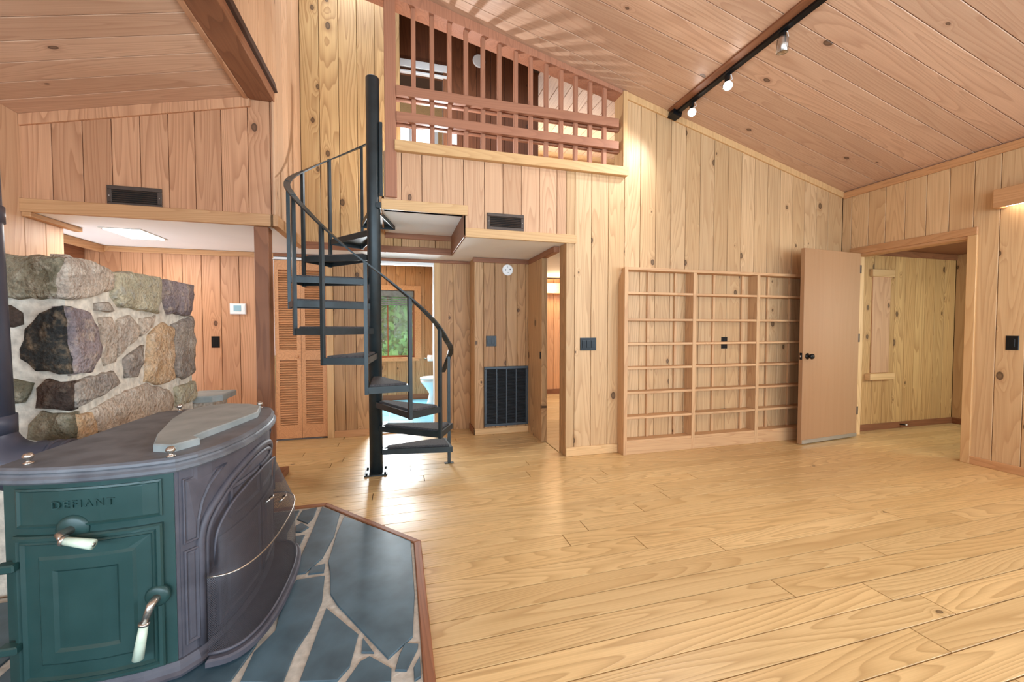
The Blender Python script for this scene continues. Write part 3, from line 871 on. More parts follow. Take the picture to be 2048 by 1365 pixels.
# ---------------- spiral staircase
PX, PY = -0.2, 3.52
st = empty('spiral_staircase', (PX, PY, 0), 'black steel spiral staircase with carpeted wedge treads and curved handrail', 'staircase')
lathe('pole', [(0.053, 0.01), (0.053, 3.215), (0.050, 3.22)], Matrix.Translation((PX, PY, 0)), M['steel'], st, 28)
bp = box('base_plate', PX - 0.09, PX + 0.09, PY - 0.09, PY + 0.09, 0.0, 0.012, M['steel'], st, 0.002)
for a in (-1, 1):
    for b in (-1, 1):
        lathe('bolt', [(0.009, 0.0), (0.009, 0.012), (0.004, 0.014)], Matrix.Translation((PX + a * 0.072, PY + b * 0.072, 0.012)), M['blackplate'], bp, 8)
def polar(a, r, z=0): return (PX + r * math.cos(R(a)), PY + r * math.sin(R(a)), z)
for i in range(11):
    zt = 0.2 * (i + 1)
    a0 = 18 - 27.5 * i
    a1 = a0 - 27.5
    am = (a0 + a1) / 2
    t = Vector((math.cos(R(am)), math.sin(R(am)))); s = Vector((t.y, -t.x))
    def loc(r, w): q = Vector((PX, PY)) + t * r + s * w; return (q.x, q.y)
    ro = 0.61
    hw = ro * math.tan(R(14.2))
    out = [loc(0.045, 0.035), loc(ro, hw), loc(ro, -hw), loc(0.045, -0.035)]
    if area2(out) < 0: out.reverse()
    inn = inset(out, 0.006)
    rings = [[(p[0], p[1], zt - 0.046) for p in inn], [(p[0], p[1], zt - 0.012) for p in inn]]
    verts = [(p[0], p[1], zt - 0.046) for p in out] + [(p[0], p[1], zt) for p in out] + [(p[0], p[1], zt - 0.046) for p in inn] + [(p[0], p[1], zt - 0.012) for p in inn] + \
            [(p[0], p[1], zt) for p in inset(out, 0.02)] + [(p[0], p[1], zt - 0.008) for p in inset(out, 0.02)]
    faces = []
    for k in range(4):
        j = (k + 1) % 4
        faces += [(k, j, 4 + j, 4 + k), (4 + k, 4 + j, 16 + j, 16 + k), (16 + k, 16 + j, 20 + j, 20 + k), (k, 8 + k, 8 + j, j), (8 + k, 12 + k, 12 + j, 8 + j)]
    faces += [(20, 21, 22, 23), (15, 14, 13, 12)]
    tr = link('tread', pydata('tread', verts, faces), M['steel'], st)
    slab('carpet', F_up(zt - 0.008), inset([loc(0.075, 0.04), loc(ro - 0.02, hw - 0.018), loc(ro - 0.02, -hw + 0.018), loc(0.075, -0.04)][::-1], 0.004) if False else
         [loc(0.09, 0.030), loc(ro - 0.028, hw - 0.028), loc(ro - 0.028, -hw + 0.028), loc(0.09, -0.030)], 0.022, M['carpet'], tr, 0.005)
rail_tab = [(22, 0.80), (8, 0.95), (-8, 1.03), (-24, 1.09), (-42, 1.24), (-70, 1.46), (-100, 1.71), (-116, 1.86), (-132, 2.01), (-150, 2.16), (-175, 2.32), (-205, 2.52), (-227, 2.69), (-251, 2.87), (-272, 3.02)]
def rail_z(a):
    for (a0, z0), (a1, z1) in zip(rail_tab[:-1], rail_tab[1:]):
        if a1 <= a <= a0: return z0 + (z1 - z0) * (a0 - a) / (a0 - a1)
    return rail_tab[-1][1]
zf = [18 - 27.5 * k for k in range(1, 11)]
for k, a in enumerate([8] + zf[1:]):
    zb = 0.0 if k == 0 else 0.2 * (k + 1) - 0.05
    p = polar(a, 0.617)
    box('baluster', p[0] - 0.0125, p[0] + 0.0125, p[1] - 0.0125, p[1] + 0.0125, zb, rail_z(a) + 0.004, M['steel'], st, 0.001, Matrix.Rotation(R(a), 4, 'Z'), p)
p = polar(8, 0.617)
box('foot_plate', p[0] - 0.04, p[0] + 0.04, p[1] - 0.02, p[1] + 0.02, 0.0, 0.006, M['steel'], st, 0.001)
rings = []
for k in range(0, 99):
    a = 22 - 3 * k
    z = rail_z(a)
    z2 = rail_z(a - 2)
    tx = Vector(polar(a - 2, 0.617, z2)) - Vector(polar(a, 0.617, z)); tx.normalize()
    rad = Vector((math.cos(R(a)), math.sin(R(a)), 0))
    nn = rad.cross(tx).normalized()
    c = Vector(polar(a, 0.617, z))
    rings.append([c + rad * 0.022 + nn * 0.005, c - rad * 0.022 + nn * 0.005, c - rad * 0.022 - nn * 0.005, c + rad * 0.022 - nn * 0.005])
link('handrail', rings_mesh('handrail', rings), M['steel'], st)
box('landing_plate', PX + 0.02, -0.141, PY - 0.06, PY + 0.62, 2.17, 2.215, M['steel'], st, 0.002)
box('landing_bracket', PX + 0.048, -0.125, PY - 0.045, PY - 0.023, 2.27, 2.86, M['steel'], st, 0.002)

# ---------------- corner post of the alcove, on its block
ps = empty('support_post', (-1.02, 3.60, 0), 'dark reddish square wooden post under the corner of the vent ledge', 'post')
box('shaft', -1.075, -0.975, 3.545, 3.645, 0.0, 1.985, M['trim_dark'], ps, 0.006)
box('foot_block', -0.975, -0.90, 3.50, 3.72, 0.0, 0.055, M['trim_dark'], ps, 0.004)

# ---------------- louvered closet doors
lv = boxes_mesh('door_2', [(-1.285, -0.772, YR + 0.075, YR + 0.085, 0.0, 1.96)], M['back'])
tag(lv, kind='structure')
for a, b in ((-1.275, -1.025), (-1.022, -0.775)):
    lf = boxes_mesh('leaf', [(a, a + 0.04, YR + 0.01, YR + 0.04, 0.02, 1.92), (b - 0.04, b, YR + 0.01, YR + 0.04, 0.02, 1.92), (a + 0.04, b - 0.04, YR + 0.01, YR + 0.04, 0.02, 0.165), (a + 0.04, b - 0.04, YR + 0.01, YR + 0.04, 0.86, 0.97), (a + 0.04, b - 0.04, YR + 0.01, YR + 0.04, 1.82, 1.92)], M['louver'], lv)
    for z0, z1 in ((0.17, 0.855), (0.975, 1.815)):
        n = int((z1 - z0) / 0.0245)
        for k in range(n):
            zc = z0 + (k + 0.5) * (z1 - z0) / n
            box('slat', a + 0.04, b - 0.04, YR + 0.006, YR + 0.044, zc - 0.0035, zc + 0.0035, M['louver'], lf, 0.001, Matrix.Rotation(R(38), 4, 'X'), (a, YR + 0.025, zc))
lathe('knob', [(0.008, 0), (0.008, 0.01), (0.018, 0.018), (0.016, 0.03), (0.006, 0.034)], Matrix.Translation((-1.06, YR + 0.01, 0.90)) @ Matrix.Rotation(R(90), 4, 'X'), M['louver'], lv)

# ---------------- vents and grilles
def vent(cx, cz, w, h, yf, label, nsl=6):
    o = empty('air_vent', (cx, yf, cz - h / 2), label, 'air vent', 'brown louvered wall vents')
    b = 0.028
    box('frame', cx - w / 2, cx + w / 2, yf - 0.012, yf, cz + h / 2 - b, cz + h / 2, M['bronze'], o)
    box('frame', cx - w / 2, cx + w / 2, yf - 0.012, yf, cz - h / 2, cz - h / 2 + b, M['bronze'], o)
    box('frame', cx - w / 2, cx - w / 2 + b, yf - 0.012, yf, cz - h / 2 + b, cz + h / 2 - b, M['bronze'], o)
    box('frame', cx + w / 2 - b, cx + w / 2, yf - 0.012, yf, cz - h / 2 + b, cz + h / 2 - b, M['bronze'], o)
    box('backing', cx - w / 2 + b, cx + w / 2 - b, yf - 0.002, yf, cz - h / 2 + b, cz + h / 2 - b, M['hole'], o, 0)
    hh = h - 2 * b
    for k in range(nsl):
        z = cz - hh / 2 + (k + 0.5) * hh / nsl
        box('slat', cx - w / 2 + b, cx + w / 2 - b, yf - 0.013, yf - 0.003, z - 0.0015, z + 0.0015, M['bronze'], o, 0, Matrix.Rotation(R(-30), 4, 'X'), (cx, yf - 0.008, z))
    for s in (-1, 1):
        lathe('screw', [(0.004, 0), (0.003, 0.002)], Matrix.Translation((cx + s * (w / 2 - b / 2), yf - 0.012, cz)) @ Matrix.Rotation(R(90), 4, 'X'), M['nickel'], o, 8)
vent(0.905, 2.135, 0.335, 0.145, YB, 'brown louvered air vent on the panel below the loft railing')
vent(-1.82, 2.138, 0.325, 0.145, YL, 'brown louvered air vent above the ledge of the left alcove', 6)
gr = empty('return_grille', (1.18, YG, 0.09), 'large dark grey return air grille low on the hall wall', 'grille')
gx0, gx1, gz0, gz1 = 0.907, 1.425, 0.088, 0.768
for a in ((gx0, gx1, gz1 - 0.03, gz1), (gx0, gx1, gz0, gz0 + 0.03), (gx0, gx0 + 0.03, gz0 + 0.03, gz1 - 0.03), (gx1 - 0.03, gx1, gz0 + 0.03, gz1 - 0.03)):
    box('frame', a[0], a[1], YG - 0.016, YG, a[2], a[3], M['grille'], gr)
for k in range(1, 4):
    x = gx0 + 0.03 + k * (gx1 - gx0 - 0.06) / 4
    box('bar', x - 0.006, x + 0.006, YG - 0.014, YG - 0.002, gz0 + 0.03, gz1 - 0.03, M['grille'], gr, 0.001)
box('backing', gx0 + 0.03, gx1 - 0.03, YG - 0.003, YG, gz0 + 0.03, gz1 - 0.03, M['hole'], gr, 0)
for k in range(46):
    z = gz0 + 0.04 + k * (gz1 - gz0 - 0.08) / 45
    box('slat', gx0 + 0.03, gx1 - 0.03, YG - 0.012, YG - 0.004, z - 0.001, z + 0.001, M['grille'], gr, 0, Matrix.Rotation(R(-30), 4, 'X'), (gx0, YG - 0.008, z))

# ---------------- switches, outlet, thermostat, round plates
def plate(name, mw, w, h, n, label, cat, mat=None):
    """mw: local x right, y up, z out of the wall"""
    loc = mw.to_translation()
    o = empty(name, loc, label, cat)
    slab('plate', mw, [(-w / 2, -h / 2), (w / 2, -h / 2), (w / 2, h / 2), (-w / 2, h / 2)], 0.006, mat or M['blackplate'], o, 0.002)
    for k in range(n):
        x = (k - (n - 1) / 2) * 0.046
        slab('rocker', mw @ Matrix.Translation((x, 0, 0.006)), [(-0.017, -0.034), (0.017, -0.034), (0.017, 0.034), (-0.017, 0.034)], 0.004, mat or M['blackplate'], o, 0.001)
    return o
def on_back(x, y, z): return frame((x, y, z), (1, 0, 0), (0, 0, 1), (0, -1, 0))
plate('light_switch', on_back(1.708, YB, 1.052), 0.165, 0.12, 3, 'wide glossy black triple switch plate on the wall beside the bookshelf', 'switch')
plate('light_switch', on_back(0.99, YG, 1.057), 0.118, 0.118, 2, 'square black double switch plate above the return grille', 'switch')
plate('light_switch', on_back(-1.81, YR, 1.062), 0.072, 0.115, 1, 'narrow black single switch on the wall below the thermostat', 'switch')
plate('light_switch', frame((XR, 2.131, 1.08), (0, -1, 0), (0, 0, 1), (-1, 0, 0)), 0.075, 0.118, 1, 'black switch plate on the right wall beside the door casing', 'switch')
ol = empty('wall_outlet', (3.263, YB, 0.98), 'black wall outlet behind a middle shelf of the bookshelf', 'outlet')
slab('plate', on_back(3.263, YB, 1.05), [(-0.037, -0.06), (0.037, -0.06), (0.037, 0.06), (-0.037, 0.06)], 0.006, M['blackplate'], ol, 0.002)
for dz in (-0.024, 0.024):
    slab('socket', on_back(3.263, YB - 0.006, 1.05 + dz), [(-0.016, -0.014), (0.016, -0.014), (0.016, 0.014), (-0.016, 0.014)], 0.003, M['blackplate'], ol, 0.001)
lo = empty('wall_outlet', (0.62, 4.80, 3.34), 'white wall outlet on the dark loft wall behind the railing', 'outlet')
slab('plate', on_back(0.62, 4.80, 3.40), [(-0.037, -0.06), (0.037, -0.06), (0.037, 0.06), (-0.037, 0.06)], 0.006, M['white_gloss'], lo, 0.002)
for dz in (-0.024, 0.024):
    slab('socket', on_back(0.62, 4.794, 3.40 + dz), [(-0.016, -0.014), (0.016, -0.014), (0.016, 0.014), (-0.016, 0.014)], 0.003, M['white_gloss'], lo, 0.001)
thm = empty('thermostat', (-1.60, YR, 1.34), 'white digital thermostat with a blue-grey screen on the left wall', 'thermostat')
slab('body', on_back(-1.60, YR, 1.40), [(-0.072, -0.055), (0.072, -0.055), (0.072, 0.055), (-0.072, 0.055)], 0.024, M['white_gloss'], thm, 0.006)
slab('screen', on_back(-1.603, YR - 0.024, 1.405), [(-0.034, -0.03), (0.034, -0.03), (0.034, 0.03), (-0.034, 0.03)], 0.002, plain('lcd', srgb(150, 186, 198), 0.2), thm, 0.0005)
slab('button', on_back(-1.55, YR - 0.024, 1.405), [(-0.008, -0.03), (0.008, -0.03), (0.008, 0.03), (-0.008, 0.03)], 0.003, M['white_gloss'], thm, 0.001)
rp = empty('detector_base', (1.181, YG, 1.80), 'round white detector mounting plate with screws on the hall wall', 'detector base')
lathe('plate', [(0.062, 0), (0.062, 0.008), (0.056, 0.012), (0.001, 0.012)], on_back(1.181, YG, 1.862), M['white_gloss'], rp, 28, False)
for a, b, r_ in ((-0.026, 0.0, 0.008), (0.028, 0.006, 0.008), (0.0, 0.034, 0.004), (0.004, -0.03, 0.004)):
    lathe('screw', [(r_, 0), (r_, 0.002)], on_back(1.181 + a, YG - 0.012, 1.862 + b), M['grille'], rp, 10, False)
rp2 = empty('cover_plate', (0.914, 4.80, 4.29), 'round white cover plate high on the dark loft wall', 'cover plate')
lathe('plate', [(0.075, 0), (0.075, 0.008), (0.068, 0.014), (0.001, 0.014)], on_back(0.92, 4.80, 4.34), M['white_gloss'], rp2, 28, False)

# ---------------- lights
def lamp_head(parent, y, aim, lit):
    x = 2.6
    z = ROOF(x) - 0.05
    hd = Vector(aim).normalized()
    mw = Matrix.Translation((x - 0.0, y, z - 0.075)) @ hd.to_track_quat('Z', 'Y').to_matrix().to_4x4()
    h = lathe('lamp_head', [(0.012, -0.055), (0.03, -0.05), (0.036, -0.035), (0.037, 0.0), (0.0375, 0.002), (0.037, 0.004), (0.037, 0.05), (0.034, 0.052), (0.033, 0.044), (0.001, 0.04)], mw, M['nickel'], parent, 20)
    tube('cord', [(x, y, z + 0.01), (x + 0.03, y - 0.01, z + 0.015), (x + 0.04, y - 0.01, z - 0.02), (x + 0.012, y, z - 0.035)], 0.003, M['white_gloss'], h, 6)
    box('stem', x - 0.012, x + 0.012, y - 0.02, y + 0.02, z - 0.03, z + 0.02, M['blackplate'], h, 0.002)
    if lit:
        lathe('bulb', [(0.029, 0.045), (0.024, 0.056), (0.001, 0.058)], mw, M['lens'], h, 16)
        return mw @ Vector((0, 0, 0.10))
tk = empty('track_light', (2.6, 1.6, ROOF(2.6)), 'black ceiling track with three nickel spot heads on a wood strip', 'track light')
MT = Matrix.Translation((2.6, 0, ROOF(2.6))) @ Matrix.Rotation(math.atan(0.2514), 4, 'Y')
slab('mount_board', MT @ frame((0, 0, 0), (-1, 0, 0), (0, 1, 0), (0, 0, -1)), [(-0.03, -0.6), (0.075, -0.6), (0.075, 3.46), (-0.03, 3.46)], 0.018, M['trim_dark'], tk, 0.002)
slab('track', MT @ frame((0, 0, -0.018), (-1, 0, 0), (0, 1, 0), (0, 0, -1)), [(-0.022, -0.6), (0.018, -0.6), (0.018, 3.46), (-0.022, 3.46)], 0.024, M['blackplate'], tk, 0.002)
slab('feed_box', MT @ frame((0, 0, -0.018), (-1, 0, 0), (0, 1, 0), (0, 0, -1)), [(-0.045, 3.40), (0.05, 3.40), (0.05, 3.49), (-0.045, 3.49)], 0.05, M['blackplate'], tk, 0.004)
for y_, w_ in ((3.22, 48), (2.80, 48)):
    q = lamp_head(tk, y_, (-0.55, -0.75, -0.5), True)
    ld = bpy.data.lights.new('track_lamp', 'SPOT')
    ld.energy, ld.color, ld.shadow_soft_size = w_, (0.95, 0.97, 1.0), 0.03
    ld.spot_size, ld.spot_blend = R(125), 0.7
    lo_ = bpy.data.objects.new('track_lamp', ld)
    col.objects.link(lo_)
    lo_.location = q
    lo_.rotation_euler = Vector((-0.75, -0.15, -0.66)).to_track_quat('-Z', 'Y').to_euler()
lamp_head(tk, 2.30, (0.05, 0.1, -1.0), False)

cl_ = empty('ceiling_light', (-2.12, 4.14, 1.99), 'square flush ceiling light panel glowing in the white lower ceiling', 'ceiling light')
slab('frame', frame((-2.12, 4.12, 1.99), (-1, 0, 0), (0, 1, 0), (0, 0, -1)), [(-0.14, -0.2), (0.14, -0.2), (0.14, 0.2), (-0.14, 0.2)], 0.006, M['alu'], cl_, 0.002)
slab('diffuser', frame((-2.12, 4.12, 1.984), (-1, 0, 0), (0, 1, 0), (0, 0, -1)), [(-0.12, -0.18), (0.12, -0.18), (0.12, 0.18), (-0.12, 0.18)], 0.006, M['panel_glow'], cl_, 0.002)
area_light('ceiling_panel_lamp', (-2.12, 4.12, 1.97), (0, 0, -1), 0.22, 0.34, 8, (1, 0.98, 0.95))

va = empty('valance_light', (XR - 0.06, 1.3, 2.19), 'wooden light valance with a glowing tube on the right wall', 'light fixture')
box('valance', XR - 0.125, XR - 0.105, 0.3, 2.22, 2.195, 2.345, M['trim'], va)
box('end_block', XR - 0.105, XR, 2.19, 2.22, 2.195, 2.345, M['trim'], va)
box('shelf', XR - 0.105, XR, 0.3, 2.19, 2.325, 2.345, M['trim'], va)
tube('tube', [(XR - 0.06, 0.4, 2.215), (XR - 0.06, 2.17, 2.215)], 0.013, M['tube_glow'], va, 10)

# ---------------- bathroom fittings
tl = empty('toilet', (0.55, 6.45, 0.006), 'white porcelain toilet in the bathroom beyond the staircase', 'toilet')
def ell(cx, cy, rx, ry, z, n=24): return [(cx + rx * math.cos(2 * math.pi * k / n), cy + ry * math.sin(2 * math.pi * k / n), z) for k in range(n)]
rg = [ell(0.60, 6.45, 0.22, 0.12, 0.006), ell(0.60, 6.45, 0.20, 0.105, 0.05), ell(0.60, 6.45, 0.17, 0.095, 0.18), ell(0.57, 6.45, 0.20, 0.12, 0.28), ell(0.55, 6.45, 0.245, 0.165, 0.36), ell(0.55, 6.45, 0.255, 0.18, 0.40), ell(0.55, 6.45, 0.24, 0.17, 0.405)]
link('bowl', rings_mesh('bowl', rg), M['porcelain'], tl, None, True)
link('seat', rings_mesh('seat', [ell(0.55, 6.45, 0.25, 0.185, 0.408), ell(0.55, 6.45, 0.26, 0.19, 0.415), ell(0.55, 6.45, 0.255, 0.187, 0.435), ell(0.55, 6.45, 0.23, 0.17, 0.442)]), M['porcelain'], tl, None, True)
box('tank', 0.80, 0.98, 6.24, 6.66, 0.40, 0.76, M['porcelain'], tl, 0.02)
box('tank_lid', 0.79, 0.99, 6.23, 6.67, 0.76, 0.79, M['porcelain'], tl, 0.008)
tp = empty('toilet_paper_holder', (0.45, YBt, 0.72), 'toilet paper roll on a chrome holder on the bathroom wall', 'toilet paper holder')
lathe('roll', [(0.02, -0.05), (0.052, -0.05), (0.052, 0.05), (0.02, 0.05)], Matrix.Translation((0.49, YBt - 0.07, 0.70)) @ Matrix.Rotation(R(90), 4, 'Y'), M['white_gloss'], tp)
tube('arm', [(0.40, YBt - 0.002, 0.70), (0.40, YBt - 0.07, 0.70), (0.56, YBt - 0.07, 0.70)], 0.008, M['nickel'], tp, 8)
lathe('mount', [(0.022, 0), (0.018, 0.012)], on_back(0.40, YBt, 0.70), M['nickel'], tp, 12)

# ---------------- niche frame in the right hall, door stop
ni = empty('wall_niche', (5.45, 3.46, 0.62), 'framed opening with pale head and sill boards on the right hall wall', 'niche')
box('panel', 5.30, 5.585, 3.448, 3.46, 0.68, 1.80, M['panel'], ni, 0.001)
box('head', 5.26, 5.62, 3.425, 3.46, 1.80, 1.885, M['trim_pale'], ni)
box('sill', 5.22, 5.62, 3.40, 3.46, 0.60, 0.675, M['alu' if False else 'trim_pale'], ni)
ds = empty('door_stop', (5.86, 3.44, 0.05), 'small black door stop with white tip on the hall baseboard', 'door stop')
tube('rod', [(5.80, 3.446, 0.045), (5.82, 3.40, 0.045)], 0.008, M['blackplate'], ds, 8)
tube('tip', [(5.82, 3.40, 0.045), (5.826, 3.386, 0.045)], 0.012, M['white_gloss'], ds, 8)
box('strike_plate', 1.417, 1.425, 4.02, 4.05, 0.88, 0.955, M['blackplate'], bpy.data.objects['trim_31'], 0.001)

# ================================================================== hearth, stone wall, stove
rs = random.Random(11)
def densify(poly, step=0.035, jit=0.006):
    out = []
    for i in range(len(poly)):
        a, b = Vector(poly[i]), Vector(poly[(i + 1) % len(poly)])
        n = max(1, int((b - a).length / step))
        for k in range(n):
            q = a.lerp(b, k / n)
            out.append((q.x + rs.uniform(-jit, jit), q.y + rs.uniform(-jit, jit)))
    return out

def stone_geo(mw, poly, depth, verts, faces):
    if area2(poly) < 0: poly = poly[::-1]
    pc = (sum(p[0] for p in poly) / len(poly), sum(p[1] for p in poly) / len(poly))
    poly = [(pc[0] + (p[0] - pc[0]) * 1.05, pc[1] + (p[1] - pc[1]) * 1.05) for p in poly]
    poly = densify(poly)
    c = Vector((sum(p[0] for p in poly) / len(poly), sum(p[1] for p in poly) / len(poly)))
    prof = [(0.99, -0.04), (1.0, depth * 0.35), (0.97, depth * 0.75), (0.88, depth), (0.68, depth * 1.12), (0.4, depth * 1.15), (0.12, depth * 1.12)]
    n = len(poly)
    b0 = len(verts)
    seed = rs.uniform(0, 100)
    for k, (s, d) in enumerate(prof):
        for p in poly:
            q = c + (Vector(p) - c) * s
            dd = d + (0.016 * noise.noise(Vector((q.x * 14, q.y * 14, seed))) if k > 0 else 0)
            verts.append(tuple(mw @ Vector((q.x, q.y, dd))))
    for k in range(len(prof) - 1):
        for i in range(n):
            j = (i + 1) % n
            faces.append((b0 + k * n + i, b0 + k * n + j, b0 + (k + 1) * n + j, b0 + (k + 1) * n + i))
    faces.append(tuple(b0 + (len(prof) - 1) * n + i for i in range(n)))

def stone(parent, mat, pieces, depth=0.03):
    v, f = [], []
    for mw, poly in pieces: stone_geo(mw, poly, depth, v, f)
    return link('stone', pydata('stone', v, f), STONES[mat], parent, None, True)

SX, SY = -1.46, 2.31
wall_hearth = boxes_mesh('wall_hearth', [(-2.45, SX, SY, 3.45, 0.0, 1.44)], M['mortar'])
tag(wall_hearth, kind='structure')
FL_, FDk = F_px(SX), F_back(SY)
LIT = {
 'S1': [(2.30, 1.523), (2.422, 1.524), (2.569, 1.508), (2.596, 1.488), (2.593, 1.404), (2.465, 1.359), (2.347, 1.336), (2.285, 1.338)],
 'S2': [(2.626, 1.484), (2.739, 1.507), (3.037, 1.517), (3.05, 1.437), (3.01, 1.301), (2.798, 1.31), (2.667, 1.321), (2.614, 1.366)],
 'S3': [(3.053, 1.505), (3.442, 1.511), (3.448, 1.407), (3.387, 1.294), (3.131, 1.301), (3.082, 1.392)],
 'S4': [(2.297, 1.294), (2.421, 1.271), (2.478, 1.182), (2.483, 1.06), (2.418, 0.99), (2.319, 0.993)],
 'S5': [(2.485, 1.33), (2.561, 1.331), (2.599, 1.285), (2.488, 1.285)],
 'S6': [(2.513, 1.251), (2.592, 1.261), (2.636, 1.18), (2.617, 1.026), (2.536, 1.013), (2.519, 1.143)],
 'S7': [(2.651, 1.246), (2.755, 1.274), (2.822, 1.214), (2.804, 1.135), (2.642, 1.049)],
 'S8': [(2.853, 1.259), (2.992, 1.272), (2.957, 1.206), (2.834, 1.161)],
 'S9': [(2.692, 1.037), (2.845, 1.098), (2.855, 0.999), (2.794, 0.925), (2.7, 0.935)],
 'S10': [(2.923, 1.16), (3.074, 1.23), (3.163, 1.206), (3.156, 0.873), (3.022, 0.855), (2.88, 0.896)],
 'S11': [(3.182, 1.216), (3.441, 1.279), (3.444, 1.107), (3.444, 0.883), (3.302, 0.856), (3.204, 0.888)],
 'S12': [(2.322, 0.951), (2.448, 0.964), (2.591, 0.976), (2.648, 0.908), (2.485, 0.86), (2.326, 0.836)],
 'S13': [(2.44, 0.792), (2.737, 0.862), (2.894, 0.867), (3.125, 0.796), (3.175, 0.676), (2.945, 0.616), (2.477, 0.677)],
 'S14': [(3.2, 0.806), (3.452, 0.815), (3.471, 0.722), (3.4, 0.678), (3.213, 0.679)],
 'S15': [(2.324, 0.801), (2.43, 0.794), (2.467, 0.703), (2.435, 0.665), (2.328, 0.686)],
}
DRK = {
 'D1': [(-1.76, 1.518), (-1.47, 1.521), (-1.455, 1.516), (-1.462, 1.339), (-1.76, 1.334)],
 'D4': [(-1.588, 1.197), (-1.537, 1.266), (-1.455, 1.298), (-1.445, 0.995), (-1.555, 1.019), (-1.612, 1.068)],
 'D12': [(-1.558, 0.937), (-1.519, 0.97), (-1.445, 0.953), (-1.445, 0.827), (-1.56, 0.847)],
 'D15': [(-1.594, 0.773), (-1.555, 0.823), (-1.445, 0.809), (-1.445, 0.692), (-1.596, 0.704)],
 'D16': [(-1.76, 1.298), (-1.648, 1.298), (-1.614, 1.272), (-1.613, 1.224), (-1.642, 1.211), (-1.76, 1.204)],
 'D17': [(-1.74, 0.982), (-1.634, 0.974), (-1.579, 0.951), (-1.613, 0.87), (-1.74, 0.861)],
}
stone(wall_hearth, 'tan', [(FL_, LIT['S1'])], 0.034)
stone(wall_hearth, 'olive', [(FDk, DRK['D1'])], 0.034)  # end face of the tan corner stone, its shade painted in as darker olive
stone(wall_hearth, 'black', [(FDk, DRK['D4'])], 0.03)  # shaded side of the mauve corner stone, darkened by its own material
stone(wall_hearth, 'mauve', [(FL_, LIT['S4'])], 0.032)
stone(wall_hearth, 'brown', [(FDk, DRK['D12'])], 0.028)  # shaded side of the grey corner stone, shade put into the brown
stone(wall_hearth, 'grey', [(FL_, LIT['S12'])], 0.03)
stone(wall_hearth, 'orange', [(FL_, LIT['S15'])], 0.022)
stone(wall_hearth, 'olive', [(FDk, DRK['D15'])], 0.022)  # shaded side of the orange corner stone, shade put into the olive
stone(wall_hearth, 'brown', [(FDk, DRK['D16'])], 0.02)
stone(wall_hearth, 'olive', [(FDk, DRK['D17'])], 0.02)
for k, mname in (('S2', 'gold'), ('S3', 'mauve'), ('S5', 'grey'), ('S6', 'tan'), ('S7', 'tan'), ('S8', 'tan'), ('S9', 'grey'), ('S10', 'orange'), ('S11', 'grey'), ('S13', 'tan'), ('S14', 'gold')):
    stone(wall_hearth, mname, [(FL_, LIT[k])], 0.02 if k in ('S6', 'S7', 'S8', 'S9', 'S13') else 0.032)
names = list(STONES)
for r_ in range(2):                                                    # courses low down, behind the stove
    yy = 2.33
    while yy < 3.4:
        w_ = rs.uniform(0.2, 0.34)
        z0 = 0.06 + 0.28 * r_
        stone(wall_hearth, rs.choice(names), [(FL_, [(yy, z0), (min(yy + w_, 3.44), z0 + 0.02), (min(yy + w_ - 0.02, 3.44), z0 + 0.24), (yy + 0.02, z0 + 0.23)])], 0.022)
        yy += w_ + 0.035
zr = 0.05
for hgt in (0.30, 0.22, 0.34, 0.24, 0.26):                              # the shaded end, left of the pipe
    xx = -2.42
    while xx < -1.84:
        w_ = rs.uniform(0.16, 0.34)
        x2 = min(xx + w_, -1.78)
        j_ = lambda: rs.uniform(-0.018, 0.018)
        stone(wall_hearth, rs.choice(('olive', 'brown', 'grey', 'tan', 'mauve')), [(FDk, [(xx + j_(), zr + j_()), ((xx + x2) / 2, zr + j_()), (x2 - 0.02 + j_(), zr + j_()), (x2 - 0.015 + j_(), zr + hgt * 0.55), (x2 - 0.03 + j_(), zr + hgt - 0.03 + j_()), ((xx + x2) / 2, zr + hgt - 0.02 + j_()), (xx + 0.02 + j_(), zr + hgt - 0.03 + j_())])], 0.022)
        xx = x2 + 0.025
    zr += hgt + 0.012
hl = empty('hearth_ledge', (-1.42, 3.6, 0), 'low stone ledge with a slate cap beside the end of the stone wall', 'stone ledge')
v_, f_ = [], []
stone_geo(F_back(3.50), [(-1.56, 0.0), (-1.36, 0.0), (-1.36, 0.64), (-1.56, 0.65)], 0.02, v_, f_)
stone_geo(F_px(-1.37), [(3.49, 0.0), (3.78, 0.0), (3.78, 0.65), (3.49, 0.64)], 0.02, v_, f_)
link('stone', pydata('stone', v_, f_), STONES['tan'], hl, None, True)
slab('slate_cap', F_up(0.655), [(-1.56, 3.47), (-1.34, 3.46), (-1.295, 3.52), (-1.30, 3.80), (-1.56, 3.80)], 0.045, M['slate_top'], hl, 0.008)

